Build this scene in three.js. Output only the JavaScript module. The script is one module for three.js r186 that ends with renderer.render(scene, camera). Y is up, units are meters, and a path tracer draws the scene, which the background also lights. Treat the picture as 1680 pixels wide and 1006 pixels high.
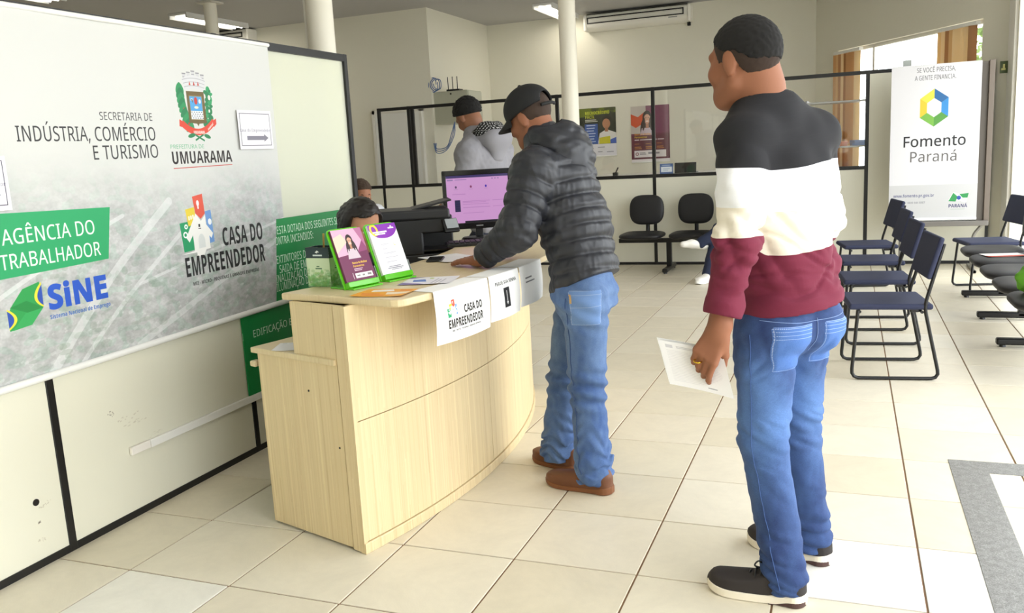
import * as THREE from 'three';
import { RoundedBoxGeometry } from 'three/addons/geometries/RoundedBoxGeometry.js';
import { mergeGeometries, mergeVertices } from 'three/addons/utils/BufferGeometryUtils.js';
import { RectAreaLightUniformsLib } from 'three/addons/lights/RectAreaLightUniformsLib.js';
import { createNoise3D, createNoise2D } from 'simplex-noise';

// ---------------------------------------------------------------- camera, sky, exposure
const scene = new THREE.Scene();
const camera = new THREE.PerspectiveCamera(39.22, 1680 / 1006, 0.05, 200);
camera.position.set(1.554, 1.439, 2.68);
camera.rotation.set(-0.175823, 0.37633, -0.053436, 'YXZ');
scene.add(camera);
const renderer = new THREE.WebGLRenderer({ antialias: true });
renderer.toneMapping = THREE.LinearToneMapping;
renderer.toneMappingExposure = 0.81;
renderer.shadowMap.enabled = true;
scene.background = new THREE.Color(0.93, 0.97, 1.0);      // bright overcast sky seen through the openings
scene.backgroundIntensity = 7.0;
RectAreaLightUniformsLib.init();
const TUBE_POWER = 14;                                    // ceiling fluorescent fittings

// ---------------------------------------------------------------- helpers
let seed = 12345;
const rnd = () => { seed = (seed * 1664525 + 1013904223) >>> 0; return seed / 4294967296; };
const n3 = createNoise3D(rnd), n2 = createNoise2D(rnd);
const V = (x, y, z) => new THREE.Vector3(x, y, z);
const std = (color, roughness = 0.6, o = {}) => new THREE.MeshStandardMaterial({ color, roughness, ...o });
const phy = (color, roughness = 0.6, o = {}) => new THREE.MeshPhysicalMaterial({ color, roughness, ...o });
const taken = {};
function numbered(name) { const n = taken[name] = (taken[name] ?? -1) + 1; return n ? name + '_' + String(n).padStart(3, '0') : name; }
function clean(g) {
  g = g.index ? g.toNonIndexed() : g.clone();
  for (const k of Object.keys(g.attributes)) if (!['position', 'normal', 'uv', 'color'].includes(k)) g.deleteAttribute(k);
  if (!g.attributes.normal) g.computeVertexNormals();
  if (!g.attributes.uv) g.setAttribute('uv', new THREE.BufferAttribute(new Float32Array(g.attributes.position.count * 2), 2));
  return g;
}
function join(gs) { gs = [].concat(gs); return gs.length === 1 ? gs[0] : mergeGeometries(gs.map(clean)); }
function mesh(name, gs, m, parent = scene) {
  const o = new THREE.Mesh(join(gs), m);
  o.name = parent === scene ? numbered(name) : name;
  o.castShadow = o.receiveShadow = true;
  parent.add(o); return o;
}
function tag(o, label, category, group) { o.userData.label = label; o.userData.category = category; if (group) o.userData.group = group; return o; }
function thing(name, label, category, [x, y, z] = [0, 0, 0], turn = 0, group) {
  const o = new THREE.Group(); o.name = numbered(name); o.position.set(x, y, z); o.rotation.y = turn; scene.add(o);
  return tag(o, label, category, group);
}
function struct(name, gs, m) { const o = mesh(name, gs, m); o.userData.kind = 'structure'; return o; }
function structGroup(name) { const o = new THREE.Group(); o.name = name; o.userData.kind = 'structure'; scene.add(o); return o; }
function metreUV(g, s = 1) {                                // uv in metres, from the face's main direction
  g = clean(g); const p = g.attributes.position, n = g.attributes.normal, uv = new Float32Array(p.count * 2);
  for (let i = 0; i < p.count; i += 3) {
    let ax = 0, ay = 0, az = 0;
    for (let k = 0; k < 3; k++) { ax += Math.abs(n.getX(i + k)); ay += Math.abs(n.getY(i + k)); az += Math.abs(n.getZ(i + k)); }
    for (let k = 0; k < 3; k++) {
      const x = p.getX(i + k), y = p.getY(i + k), z = p.getZ(i + k);
      const [u, v] = ay > ax && ay > az ? [x, z] : ax > az ? [z, y] : [x, y];
      uv[(i + k) * 2] = u * s; uv[(i + k) * 2 + 1] = v * s;
    }
  }
  g.setAttribute('uv', new THREE.BufferAttribute(uv, 2)); return g;
}
const box = (x0, x1, y0, y1, z0, z1, r = 0) => {
  const w = Math.abs(x1 - x0), h = Math.abs(y1 - y0), d = Math.abs(z1 - z0);
  const g = r ? new RoundedBoxGeometry(w, h, d, 2, Math.min(r, w / 2.01, h / 2.01, d / 2.01)) : new THREE.BoxGeometry(w, h, d);
  return g.translate((x0 + x1) / 2, (y0 + y1) / 2, (z0 + z1) / 2);
};
function prism(pts, y0, y1, bevel = 0) {                    // outline of [x, z] points, raised from y0 to y1
  const s = new THREE.Shape(pts.map(([x, z]) => new THREE.Vector2(x, z)));
  const g = new THREE.ExtrudeGeometry(s, { depth: y1 - y0 - 2 * bevel, bevelEnabled: bevel > 0, bevelThickness: bevel, bevelSize: bevel, bevelOffset: -bevel, bevelSegments: 2 });
  return g.rotateX(Math.PI / 2).translate(0, y1 - bevel, 0);
}
function tube(pts, r, seg = 8, n = 0, closed = false, tension = 0.5) {
  const c = new THREE.CatmullRomCurve3(pts.map((p) => V(...p)), closed, 'catmullrom', tension);
  return new THREE.TubeGeometry(c, n || pts.length * 6, r, seg, closed);
}
function bar(a, b, r, seg = 10) {                            // straight round bar between two points
  const A = V(...a), B = V(...b), d = B.clone().sub(A), g = new THREE.CylinderGeometry(r, r, d.length(), seg);
  g.applyQuaternion(new THREE.Quaternion().setFromUnitVectors(V(0, 1, 0), d.normalize()));
  return g.translate((A.x + B.x) / 2, (A.y + B.y) / 2, (A.z + B.z) / 2);
}
function bentTube(pts, rBend, r, seg = 8) {                 // polyline of a bent steel tube with rounded corners
  const P = pts.map((p) => V(...p)), path = new THREE.CurvePath(); let last = P[0];
  for (let i = 1; i < P.length - 1; i++) {
    const a = P[i].clone().add(P[i - 1].clone().sub(P[i]).setLength(rBend)), b = P[i].clone().add(P[i + 1].clone().sub(P[i]).setLength(rBend));
    path.add(new THREE.LineCurve3(last, a)); path.add(new THREE.QuadraticBezierCurve3(a, P[i], b)); last = b;
  }
  path.add(new THREE.LineCurve3(last, P[P.length - 1]));
  return new THREE.TubeGeometry(path, pts.length * 14, r, seg, false);
}
function grid(nu, nv, f) {                                   // surface from f(u, v) -> [x, y, z], uv = u, 1 - v
  const g = new THREE.BufferGeometry(), p = [], uv = [], ix = [];
  for (let j = 0; j <= nv; j++) for (let i = 0; i <= nu; i++) { p.push(...f(i / nu, j / nv)); uv.push(i / nu, 1 - j / nv); }
  for (let j = 0; j < nv; j++) for (let i = 0; i < nu; i++) { const a = j * (nu + 1) + i, b = a + nu + 1; ix.push(a, b, a + 1, b, b + 1, a + 1); }
  g.setAttribute('position', new THREE.Float32BufferAttribute(p, 3)); g.setAttribute('uv', new THREE.Float32BufferAttribute(uv, 2)); g.setIndex(ix); g.computeVertexNormals();
  return g;
}
function canvasTexture(w, h, draw, o = {}) {
  const c = document.createElement('canvas'); c.width = w; c.height = h; const x = c.getContext('2d'); draw(x, w, h);
  const t = new THREE.CanvasTexture(c); t.colorSpace = THREE.SRGBColorSpace; t.anisotropy = 8;
  if (o.repeat) { t.wrapS = t.wrapT = THREE.RepeatWrapping; t.repeat.set(...o.repeat); }
  return t;
}
function noiseTexture(w, h, f, srgb = true, repeat = [1, 1]) {
  const d = new Uint8Array(w * h * 4);
  for (let y = 0; y < h; y++) for (let x = 0; x < w; x++) { const c = f(x / w, y / h), i = (y * w + x) * 4; d[i] = c[0]; d[i + 1] = c[1]; d[i + 2] = c[2]; d[i + 3] = 255; }
  const t = new THREE.DataTexture(d, w, h); t.magFilter = THREE.LinearFilter; t.minFilter = THREE.LinearFilter;
  if (srgb) t.colorSpace = THREE.SRGBColorSpace; t.wrapS = t.wrapT = THREE.RepeatWrapping; t.repeat.set(...repeat); t.needsUpdate = true; return t;
}
const tnoise = (u, v, fu, fv, s = 0) => {                    // noise that repeats over the unit square
  const a = u * 2 * Math.PI, b = v * 2 * Math.PI;
  return n3(Math.cos(a) * fu / 6.28 + s, Math.sin(a) * fu / 6.28 + Math.cos(b) * fv / 6.28, Math.sin(b) * fv / 6.28 - s);
};
function fitText(x, s, left, base, width, height, o = {}) {  // text stretched into a box: left, baseline, width, cap height
  const size = 100; x.save(); x.font = `${o.weight ?? ''} ${size}px ${o.font ?? 'sans-serif'}`;
  const w = x.measureText(s).width; x.translate(left, base); if (o.slope) x.transform(1, o.slope, 0, 1, 0, 0); if (o.lean) x.transform(1, 0, -o.lean, 1, 0, 0);
  x.scale(width / w, height / (size * 0.714)); x.fillStyle = o.fill ?? '#1c1c1e'; x.fillText(s, 0, 0);
  if (o.stroke) { x.strokeStyle = o.fill; x.lineWidth = o.stroke; x.strokeText(s, 0, 0); }
  x.restore();
}
function poly(x, pts, fill) { x.fillStyle = fill; x.beginPath(); pts.forEach(([a, b], i) => i ? x.lineTo(a, b) : x.moveTo(a, b)); x.closePath(); x.fill(); }
function disc(x, cx, cy, rx, ry, fill, rot = 0) { x.fillStyle = fill; x.beginPath(); x.ellipse(cx, cy, rx, ry, rot, 0, 7); x.fill(); }

// ---------------------------------------------------------------- bodies and clothes: distance fields and their surface
const add = (a, b, s = 1) => [a[0] + b[0] * s, a[1] + b[1] * s, a[2] + b[2] * s];
const mix = (a, b, t) => [a[0] + (b[0] - a[0]) * t, a[1] + (b[1] - a[1]) * t, a[2] + (b[2] - a[2]) * t];
const unit = (a) => { const l = Math.hypot(...a); return a.map((v) => v / l); };
const cross = (a, b) => [a[1] * b[2] - a[2] * b[1], a[2] * b[0] - a[0] * b[2], a[0] * b[1] - a[1] * b[0]];
const dot = (a, b) => a[0] * b[0] + a[1] * b[1] + a[2] * b[2];
const smooth = (a, b, x) => { const t = Math.min(1, Math.max(0, (x - a) / (b - a))); return t * t * (3 - 2 * t); };
class Field {
  constructor() { this.p = []; this.lo = [1e9, 1e9, 1e9]; this.hi = [-1e9, -1e9, -1e9]; }
  grow(c, r) { for (let i = 0; i < 3; i++) { this.lo[i] = Math.min(this.lo[i], c[i] - r); this.hi[i] = Math.max(this.hi[i], c[i] + r); } }
  cone(a, b, ra, rb, k = 0.03, n = null, s = 1, mod = null) {   // tapered capsule; along n it is 1/s as wide
    const dx = b[0] - a[0], dy = b[1] - a[1], dz = b[2] - a[2], L2 = dx * dx + dy * dy + dz * dz || 1e-9, L = Math.sqrt(L2);
    const fn = (x, y, z) => {
      let px = x - a[0], py = y - a[1], pz = z - a[2]; const tt = (px * dx + py * dy + pz * dz) / L2, t = tt < 0 ? 0 : tt > 1 ? 1 : tt;
      px -= t * dx; py -= t * dy; pz -= t * dz;
      if (n) { const q = (px * n[0] + py * n[1] + pz * n[2]) * (s - 1); px += n[0] * q; py += n[1] * q; pz += n[2] * q; }
      const d = Math.sqrt(px * px + py * py + pz * pz) - ra - (rb - ra) * t;
      return mod ? d - mod(tt * L, x, y, z) : d;
    };
    const m = Math.max(ra, rb) / Math.min(1, s) + 0.03; this.grow(a, m); this.grow(b, m); this.p.push([fn, k]); return this;
  }
  ell(c, ax, r, k = 0.03) {                                  // ellipsoid with axes ax and radii r
    const [u, v, w] = ax;
    const fn = (x, y, z) => {
      const q = [x - c[0], y - c[1], z - c[2]], a = dot(q, u) / r[0], b = dot(q, v) / r[1], e = dot(q, w) / r[2];
      const k0 = Math.sqrt(a * a + b * b + e * e), k1 = Math.sqrt(a * a / r[0] / r[0] + b * b / r[1] / r[1] + e * e / r[2] / r[2]);
      return k1 < 1e-9 ? -Math.min(...r) : k0 * (k0 - 1) / k1;
    };
    this.grow(c, Math.max(...r) + 0.03); this.p.push([fn, k]); return this;
  }
  ball(c, r, k = 0.03) { return this.cone(c, add(c, [0, 1e-4, 0]), r, r, k); }
  at(x, y, z) {
    let d = 1e3;
    for (const [fn, k] of this.p) { const e = fn(x, y, z), h = Math.max(k - Math.abs(d - e), 0) / k; d = Math.min(d, e) - h * h * k * 0.25; }
    return d;
  }
}
function surface(f, lo, hi, c, margin = 0.02) {              // surface nets over a grid of cells of size c
  const n = [0, 1, 2].map((i) => Math.ceil((hi[i] - lo[i]) / c) + 2), [nx, ny, nz] = n, B = 4;
  const val = new Float32Array(nx * ny * nz), at = (i, j, k) => i + nx * (j + ny * k);
  for (let k0 = 0; k0 < nz; k0 += B) for (let j0 = 0; j0 < ny; j0 += B) for (let i0 = 0; i0 < nx; i0 += B) {
    const h = (B - 1) / 2 * c, d = f(lo[0] + i0 * c + h, lo[1] + j0 * c + h, lo[2] + k0 * c + h), far = Math.abs(d) > (B + 1) * c * 0.9 + margin;
    for (let k = k0; k < Math.min(nz, k0 + B); k++) for (let j = j0; j < Math.min(ny, j0 + B); j++) for (let i = i0; i < Math.min(nx, i0 + B); i++)
      val[at(i, j, k)] = far ? d : f(lo[0] + i * c, lo[1] + j * c, lo[2] + k * c);
  }
  const vid = new Int32Array(nx * ny * nz).fill(-1), pos = [], ix = [];
  const E = [[0, 1], [2, 3], [4, 5], [6, 7], [0, 2], [1, 3], [4, 6], [5, 7], [0, 4], [1, 5], [2, 6], [3, 7]];
  const cv = new Float32Array(8);
  for (let k = 0; k < nz - 1; k++) for (let j = 0; j < ny - 1; j++) for (let i = 0; i < nx - 1; i++) {
    let m = 0;
    for (let q = 0; q < 8; q++) { cv[q] = val[at(i + (q & 1), j + (q >> 1 & 1), k + (q >> 2))]; if (cv[q] < 0) m |= 1 << q; }
    if (m === 0 || m === 255) continue;
    let x = 0, y = 0, z = 0, w = 0;
    for (const [a, b] of E) if ((cv[a] < 0) !== (cv[b] < 0)) {
      const t = cv[a] / (cv[a] - cv[b]);
      x += (a & 1) + t * ((b & 1) - (a & 1)); y += (a >> 1 & 1) + t * ((b >> 1 & 1) - (a >> 1 & 1)); z += (a >> 2) + t * ((b >> 2) - (a >> 2)); w++;
    }
    vid[at(i, j, k)] = pos.length / 3; pos.push(lo[0] + (i + x / w) * c, lo[1] + (j + y / w) * c, lo[2] + (k + z / w) * c);
  }
  const quad = (a, b, d, e, flip) => { if (a < 0 || b < 0 || d < 0 || e < 0) return; flip ? ix.push(a, d, b, a, e, d) : ix.push(a, b, d, a, d, e); };
  for (let k = 1; k < nz - 1; k++) for (let j = 1; j < ny - 1; j++) for (let i = 1; i < nx - 1; i++) {
    const s = val[at(i, j, k)] < 0;
    if (s !== val[at(i + 1, j, k)] < 0) quad(vid[at(i, j - 1, k - 1)], vid[at(i, j, k - 1)], vid[at(i, j, k)], vid[at(i, j - 1, k)], !s);
    if (s !== val[at(i, j + 1, k)] < 0) quad(vid[at(i - 1, j, k - 1)], vid[at(i - 1, j, k)], vid[at(i, j, k)], vid[at(i, j, k - 1)], !s);
    if (s !== val[at(i, j, k + 1)] < 0) quad(vid[at(i - 1, j - 1, k)], vid[at(i, j - 1, k)], vid[at(i, j, k)], vid[at(i - 1, j, k)], !s);
  }
  const g = new THREE.BufferGeometry(); g.setAttribute('position', new THREE.Float32BufferAttribute(pos, 3)); g.setIndex(ix); g.computeVertexNormals();
  return g;
}
const skin = (F, c, f = null, lo = F.lo, hi = F.hi) => surface(f ?? ((x, y, z) => F.at(x, y, z)), lo, hi, c);
function paint(g, f) {                                       // vertex colours (dye of the cloth), linear
  const p = g.attributes.position, col = new Float32Array(p.count * 3);
  for (let i = 0; i < p.count; i++) col.set(f(p.getX(i), p.getY(i), p.getZ(i)), i * 3);
  g.setAttribute('color', new THREE.BufferAttribute(col, 3)); return g;
}
function patch(f, c, U, W, N, w, h, off, nu = 14, nv = 14, taper = 0) {   // a cloth patch sewn on a surface
  return grid(nu, nv, (u, v) => {
    const a = (u - 0.5) * w * (1 - taper * v), b = (0.5 - v) * h, p = add(add(c, U, a), W, b); let t = 0.22;
    for (let i = 0; i < 60; i++) { const q = add(p, N, t), d = f(...q); if (d < 4e-4) break; t -= d * 0.8; if (t < -0.3) break; }
    const e = (u === 0 || u === 1 || v === 0 || v === 1) ? -0.002 : off; return add(p, N, t + e);
  });
}
function addHead(F, c, f, up, s = 1, o = {}) {               // head: centre of the skull, gaze, up
  f = unit(f); const r = unit(cross(f, up)); up = unit(cross(r, f));
  const P = (a, b, d) => [c[0] + (f[0] * a + up[0] * b + r[0] * d) * s, c[1] + (f[1] * a + up[1] * b + r[1] * d) * s, c[2] + (f[2] * a + up[2] * b + r[2] * d) * s];
  const ax = [f, up, r], R = (...q) => q.map((v) => v * s);
  F.ell(P(-0.008, 0.025, 0), ax, R(0.096, 0.09, 0.076), 0.02);
  F.ell(P(0.032, -0.035, 0), ax, R(0.062, 0.085, 0.062), 0.03 * s);
  F.cone(P(0.062, -0.098, -0.012), P(0.062, -0.098, 0.012), 0.026 * s, 0.026 * s, 0.035 * s);
  for (const q of [-1, 1]) {
    F.cone(P(0.0, -0.06, 0.05 * q), P(0.05, -0.095, 0.022 * q), 0.022 * s, 0.02 * s, 0.03 * s);
    F.cone(P(0.083, 0.022, 0.012 * q), P(0.072, 0.02, 0.046 * q), 0.012 * s, 0.011 * s, 0.015 * s);
    F.ball(P(0.06, -0.03, 0.042 * q), 0.026 * s, 0.02 * s);
    F.ell(P(-0.012, -0.008, 0.078 * q), [unit(add(f, r, 0.35 * q)), up, unit(add(r, f, -0.35 * q))], R(0.02, 0.034, 0.008), 0.008 * s);
    F.cone(P(0.002, 0.012, 0.076 * q), P(-0.012, -0.035, 0.077 * q), 0.006 * s, 0.007 * s, 0.01 * s);
  }
  F.cone(P(0.092, 0.004, 0), P(0.108, -0.032, 0), 0.009 * s, 0.014 * s, 0.014 * s);
  F.cone(P(0.096, -0.037, -0.011), P(0.096, -0.037, 0.011), 0.009 * s, 0.009 * s, 0.008 * s);
  F.cone(P(0.086, -0.063, -0.016), P(0.086, -0.063, 0.016), 0.008 * s, 0.008 * s, 0.008 * s);
  F.cone(P(0.083, -0.076, -0.013), P(0.083, -0.076, 0.013), 0.0085 * s, 0.0085 * s, 0.008 * s);
  return { P, ax, f, up, r, s };
}
function hairShell(h, c, thick, keep, rough = 0.004, cell = 0.006) {   // hair over the skull where keep(a, b, d) < 0
  const H = new Field(); H.ell(h.P(-0.01, 0.027, 0), h.ax, [0.1 + thick, 0.092 + thick, 0.079 + thick].map((v) => v * h.s), 0.02);
  const f = (x, y, z) => {
    const q = [(x - c[0]) / h.s, (y - c[1]) / h.s, (z - c[2]) / h.s];
    return Math.max(H.at(x, y, z) + rough * n3(x * 60, y * 60, z * 60), keep(dot(q, h.f), dot(q, h.up), dot(q, h.r)) * h.s);
  };
  return surface(f, H.lo, H.hi, cell);
}
function addHand(F, w, d, palm, side, curl, s = 1, thumb = [0.6, 0.5], spread = 0.05) {   // d along the hand, palm out of the palm, side towards the thumb
  d = unit(d); side = unit(add(side, d, -dot(side, d))); palm = unit(cross(d, side).map((v) => v * Math.sign(dot(cross(d, side), palm))));
  const P = (a, b, e) => add(add(add(w, d, a * s), side, b * s), palm, e * s);
  F.cone(P(-0.02, 0, 0), P(0.02, 0, 0), 0.024 * s, 0.022 * s, 0.02, side, 0.8);
  const off = [0.031, 0.0105, -0.0105, -0.0305], len = [[0.043, 0.026, 0.02], [0.047, 0.03, 0.021], [0.044, 0.028, 0.021], [0.034, 0.021, 0.018]];
  for (let i = 0; i < 4; i++) {
    F.cone(P(0.01, off[i] * 0.6, 0), P(0.088 - 0.004 * i, off[i], -0.002), 0.016 * s, 0.0125 * s, 0.012);
    let p = P(0.088 - 0.004 * i, off[i], -0.002), ang = 0; const side2 = off[i] * spread * 20;
    for (let j = 0; j < 3; j++) {
      ang += curl[i] * [0.9, 1.1, 0.7][j]; const dir = unit(add(add(d.map((v) => v * Math.cos(ang)), palm, Math.sin(ang)), side, side2 * 0.3));
      const q = add(p, dir, len[i][j] * s); F.cone(p, q, (0.0102 - 0.0008 * j) * s, (0.0095 - 0.001 * j) * s, j ? 0.004 : 0.007); p = q;
    }
  }
  let p = P(0.022, 0.026, 0.006); const td = [[0.75, 0.62 * thumb[0] * 1.6, 0.3], [0.85, 0.25 * thumb[0], 0.35], [0.9, 0.05, 0.3 + thumb[1] * 0.5]], tl = [0.044, 0.034, 0.026];
  for (let j = 0; j < 3; j++) { const dir = unit(add(add(d.map((v) => v * td[j][0]), side, td[j][1]), palm, td[j][2] * thumb[1] * 2)), q = add(p, dir, tl[j] * s); F.cone(p, q, [0.017, 0.0125, 0.0112][j] * s, [0.0125, 0.0112, 0.009][j] * s, j ? 0.005 : 0.014); p = q; }
}

// ---------------------------------------------------------------- materials of the room
const C = {
  wall: std(0xe9e6d6, 0.85), ceiling: std(0xbdbcbc, 0.7), cream: phy(0xe4e2d0, 0.42), black: std(0x141415, 0.4), blackMetal: std(0x131314, 0.35, { metalness: 0.3 }),
  white: std(0xf2f2ee, 0.5), whitePaint: std(0xeceae2, 0.45), grout: std(0x86694f, 0.95), concrete: std(0xcfcac0, 0.9), steel: std(0xa9abae, 0.3, { metalness: 0.85 }),
  greyPlastic: std(0xb9bbb2, 0.5), darkPlastic: std(0x17181a, 0.38), paper: std(0xf6f6f4, 0.8), glareGlass: phy(0xf0f2e0, 0.4, { transmission: 0.4, ior: 1.5, thickness: 0 }), glass: phy(0xffffff, 0.02, { transmission: 1, ior: 1.5, thickness: 0 }),  // milky cream pane colour stands in for glare; plain glass follows
};
const wallGrain = noiseTexture(256, 256, (u, v) => { const q = 128 + 26 * tnoise(u, v, 30, 30) + 22 * tnoise(u, v, 90, 90, 3); return [q, q, q]; }, false, [0.8, 0.8]);
C.wall.bumpMap = wallGrain; C.wall.bumpScale = 0.002;
const H = 3.5;

// ---------------------------------------------------------------- floor: cream ceramic tiles of 45 cm with recessed joints
const floor = structGroup('floor');
const TX0 = -3, TX1 = 7, TZ0 = -3, TZ1 = 18;                  // tile columns (x) and rows (towards -z)
mesh('grout_bed', metreUV(box(TX0 * 0.45, TX1 * 0.45, -0.1, -0.004, 0.45 * -TZ0, -0.45 * TZ1)), C.grout, floor);
mesh('plain_floor', [box(-9.6, TX0 * 0.45, -0.1, 0, -11, 4.5), box(TX0 * 0.45, 3.35, -0.1, 0, -11, -0.45 * TZ1), box(TX0 * 0.45, 3.35, -0.1, 0, -0.45 * TZ0, 4.5), box(TX1 * 0.45, 3.35, -0.1, 0, -0.45 * TZ1, -0.45 * TZ0)].map((g) => metreUV(g)), std(0xe2dac6, 0.4), floor);
const tileSpeck = noiseTexture(512, 512, (u, v) => {
  const q = 246 + 3 * tnoise(u, v, 5, 5) + 2 * tnoise(u, v, 18, 18, 2) + 2 * tnoise(u, v, 120, 120, 5); return [q, q - 1, q - 3];
}, true, [1.3, 1.3]);
const tileMats = [0xe6dec9, 0xe9e1ce, 0xe3dac4, 0xebe4d2, 0xf4f2ea].map((c) => phy(c, 0.36, { map: tileSpeck, specularIntensity: 0.7 }));
const tileGeo = metreUV(new THREE.ExtrudeGeometry((() => { const a = 0.2215, s = new THREE.Shape(); s.moveTo(-a, -a); s.lineTo(a, -a); s.lineTo(a, a); s.lineTo(-a, a); return s; })(), { depth: 0.006, bevelEnabled: true, bevelThickness: 0.0015, bevelSize: 0.0015, bevelOffset: -0.0015, bevelSegments: 1 }).rotateX(-Math.PI / 2).translate(0, -0.0075, 0));
for (let j = TZ0; j < TZ1; j++) for (let i = TX0; i < TX1; i++) {
  const light = (i === -2 && j === -2) || (i >= 3 && j === 0 && i < 5);
  const t = mesh('floor_tile', tileGeo, tileMats[light ? 4 : Math.floor(rnd() * 4)], floor);
  t.position.set((i + 0.5) * 0.45, (rnd() - 0.5) * 0.0006, -(j + 0.5) * 0.45); t.rotation.y = Math.floor(rnd() * 4) * Math.PI / 2;
}
const graniteTex = noiseTexture(512, 512, (u, v) => {
  const a = n2(u * 46, v * 46), b = n2(u * 110 + 40, v * 110), c = n2(u * 12, v * 12 + 9); let q = 128 + 20 * a + 24 * b + 10 * c; if (a > 0.7) q -= 44; if (b < -0.72) q += 36; return [q, q - 1, q - 4];
}, true, [2.2, 2.2]);
graniteTex.wrapS = graniteTex.wrapT = THREE.MirroredRepeatWrapping;
const granite = phy(0xffffff, 0.38, { map: graniteTex });
for (const [x0, x1, z0, z1] of [[1.985, 2.13, -1.39, 2.4], [2.13, 3.12, -1.39, -1.25]]) mesh('granite_strip', metreUV(box(x0, x1, -0.004, 0.0025, z0, z1, 0.001)), granite, floor);

// ---------------------------------------------------------------- walls and ceiling
struct('ceiling', box(-9.8, 3.4, H, H + 0.12, -11.2, 4.7), C.ceiling);
struct('wall_back', metreUV(box(-4.15, 1.5, 0, H, -11, -10.8)), C.wall);
struct('wall_left_block', [box(-9.8, -3.95, 0, H, -8.8, -8.6), box(-4.15, -3.95, 0, H, -10.8, -8.8)].map((g) => metreUV(g)), C.wall);
struct('wall_left', metreUV(box(-9.8, -9.6, 0, H, -8.6, 4.5)), C.wall);
struct('wall_front', metreUV(box(-9.8, 3.35, 0, H, 4.5, 4.7)), C.wall);
{ // right wall: pilaster at the far end, then the open shop front with its lintel and one pillar
  struct('wall_right', [box(3.08, 3.35, 0, H, -7.75, -7.22), box(3.15, 3.35, 2.95, H, -7.22, 3.7), box(3.15, 3.35, 0, H, 3.7, 4.5), box(3.16, 3.34, 0, 2.95, -2.35, -2.1)].map((g) => metreUV(g)), C.wall);
  struct('trim_1', box(3.05, 3.1, 0, H, -7.62, -7.28, 0.01), C.whitePaint);
}
const DA = [1.1, -10.8], DB = [3.08, -7.6], dlen = Math.hypot(DB[0] - DA[0], DB[1] - DA[1]), dturn = Math.atan2(-(DB[1] - DA[1]), DB[0] - DA[0]);
const diag = (g) => g.rotateY(dturn).translate(DA[0], 0, DA[1]);   // local x runs along the slanted window wall, z < 0 is outside
const wz = [0, 0.2].map((v) => -v);
struct('wall_window', [box(-0.3, 0.58, 0, H, -0.2, 0), box(3.34, dlen + 0.12, 0, H, -0.2, 0), box(0.58, 3.34, 2.58, H, -0.2, 0), box(0.58, 3.34, 0, 0.95, -0.2, 0)].map((g) => metreUV(diag(g))), C.wall);
{
  const w = structGroup('window_1'), frame = (a, b, c, d) => diag(box(a, b, c, d, -0.14, -0.08, 0.004));
  mesh('window_frame', [frame(0.58, 3.34, 2.54, 2.58), frame(0.58, 3.34, 0.95, 0.99), frame(0.58, 0.62, 0.95, 2.58), frame(3.3, 3.34, 0.95, 2.58), frame(1.25, 1.29, 0.95, 2.58), frame(2.62, 2.66, 0.95, 2.58)], C.whitePaint, w);
  for (const [a, b] of [[0.62, 1.25], [1.29, 2.62], [2.66, 3.3]]) mesh('window_pane', diag(box(a, b, 0.99, 2.54, -0.113, -0.109)), C.glass, w);
}
{ // vertical blinds gathered at both ends of the slanted window
  const slatMat = [0xdcc08e, 0xcfa874, 0xe6d3ac, 0xb98e60].map((c) => phy(c, 0.85, { transmission: 0.45, thickness: 0 }));
  for (const [s0, n, step, label] of [[0.62, 9, 0.062, 'beige vertical blind gathered at the far end of the bright window'], [2.76, 9, 0.062, 'beige vertical blind at the near window end, above the white hexagon banner']]) {
    const p = diag(new THREE.BufferGeometry().setFromPoints([V(s0, 1.02, 0.05)])).attributes.position, b = thing('vertical_blind', label, 'blind', [p.getX(0), 1.02, p.getZ(0)], dturn);
    mesh('head_rail', box(-0.03, n * step + 0.02, 1.5, 1.54, -0.03, 0.03, 0.005), C.whitePaint, b);
    for (let i = 0; i < n; i++) { const g = box(-0.044, 0.044, 0, 1.5, -0.001, 0.001).rotateY(0.5 + 0.35 * rnd()); const m = mesh('slat', g, slatMat[Math.floor(rnd() * 4)], b); m.position.set(i * step, 0, 0); }
  }
}
{ // outside: pavement and two trees by the slanted window
  const gr = struct('ground_outside', box(3.35, 40, -0.12, -0.02, -40, 30), C.concrete); gr.name = 'ground_outside';
  struct('ground_yard', box(-6, 3.35, -0.12, -0.02, -40, -11), C.concrete);
  const leaf = [0x6f8a3c, 0x87a04c, 0x5c7a35].map((c) => phy(c, 0.8, { transmission: 0.35, thickness: 0 })), bark = std(0x6b5844, 0.9);
  for (const [x, z, h, r, label] of [[4.4, -13.5, 3.1, 1.5, 'leafy green tree seen through the left half of the bright window'], [7.2, -14.5, 3.4, 1.6, 'leafy green tree seen through the right half of the bright window']]) {
    const t = thing('tree', label, 'tree', [x, -0.02, z]);
    mesh('trunk', tube([[0, 0, 0], [0.04, h * 0.4, 0.02], [-0.03, h * 0.8, 0]], 0.11, 8), bark, t);
    const gs = [], q = new THREE.PlaneGeometry(0.16, 0.09);
    for (let i = 0; i < 1500; i++) { const a = rnd() * 6.28, b = Math.acos(2 * rnd() - 1), rr = r * Math.cbrt(rnd()), g = q.clone(); g.rotateX(rnd() * 6).rotateY(rnd() * 6).translate(rr * Math.sin(b) * Math.cos(a), h + rr * 0.75 * Math.cos(b), rr * Math.sin(b) * Math.sin(a)); gs.push(g); }
    const o = mesh('foliage', gs, leaf[x > 5 ? 1 : 0], t); o.userData.kind = 'stuff';
  }
}
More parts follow.
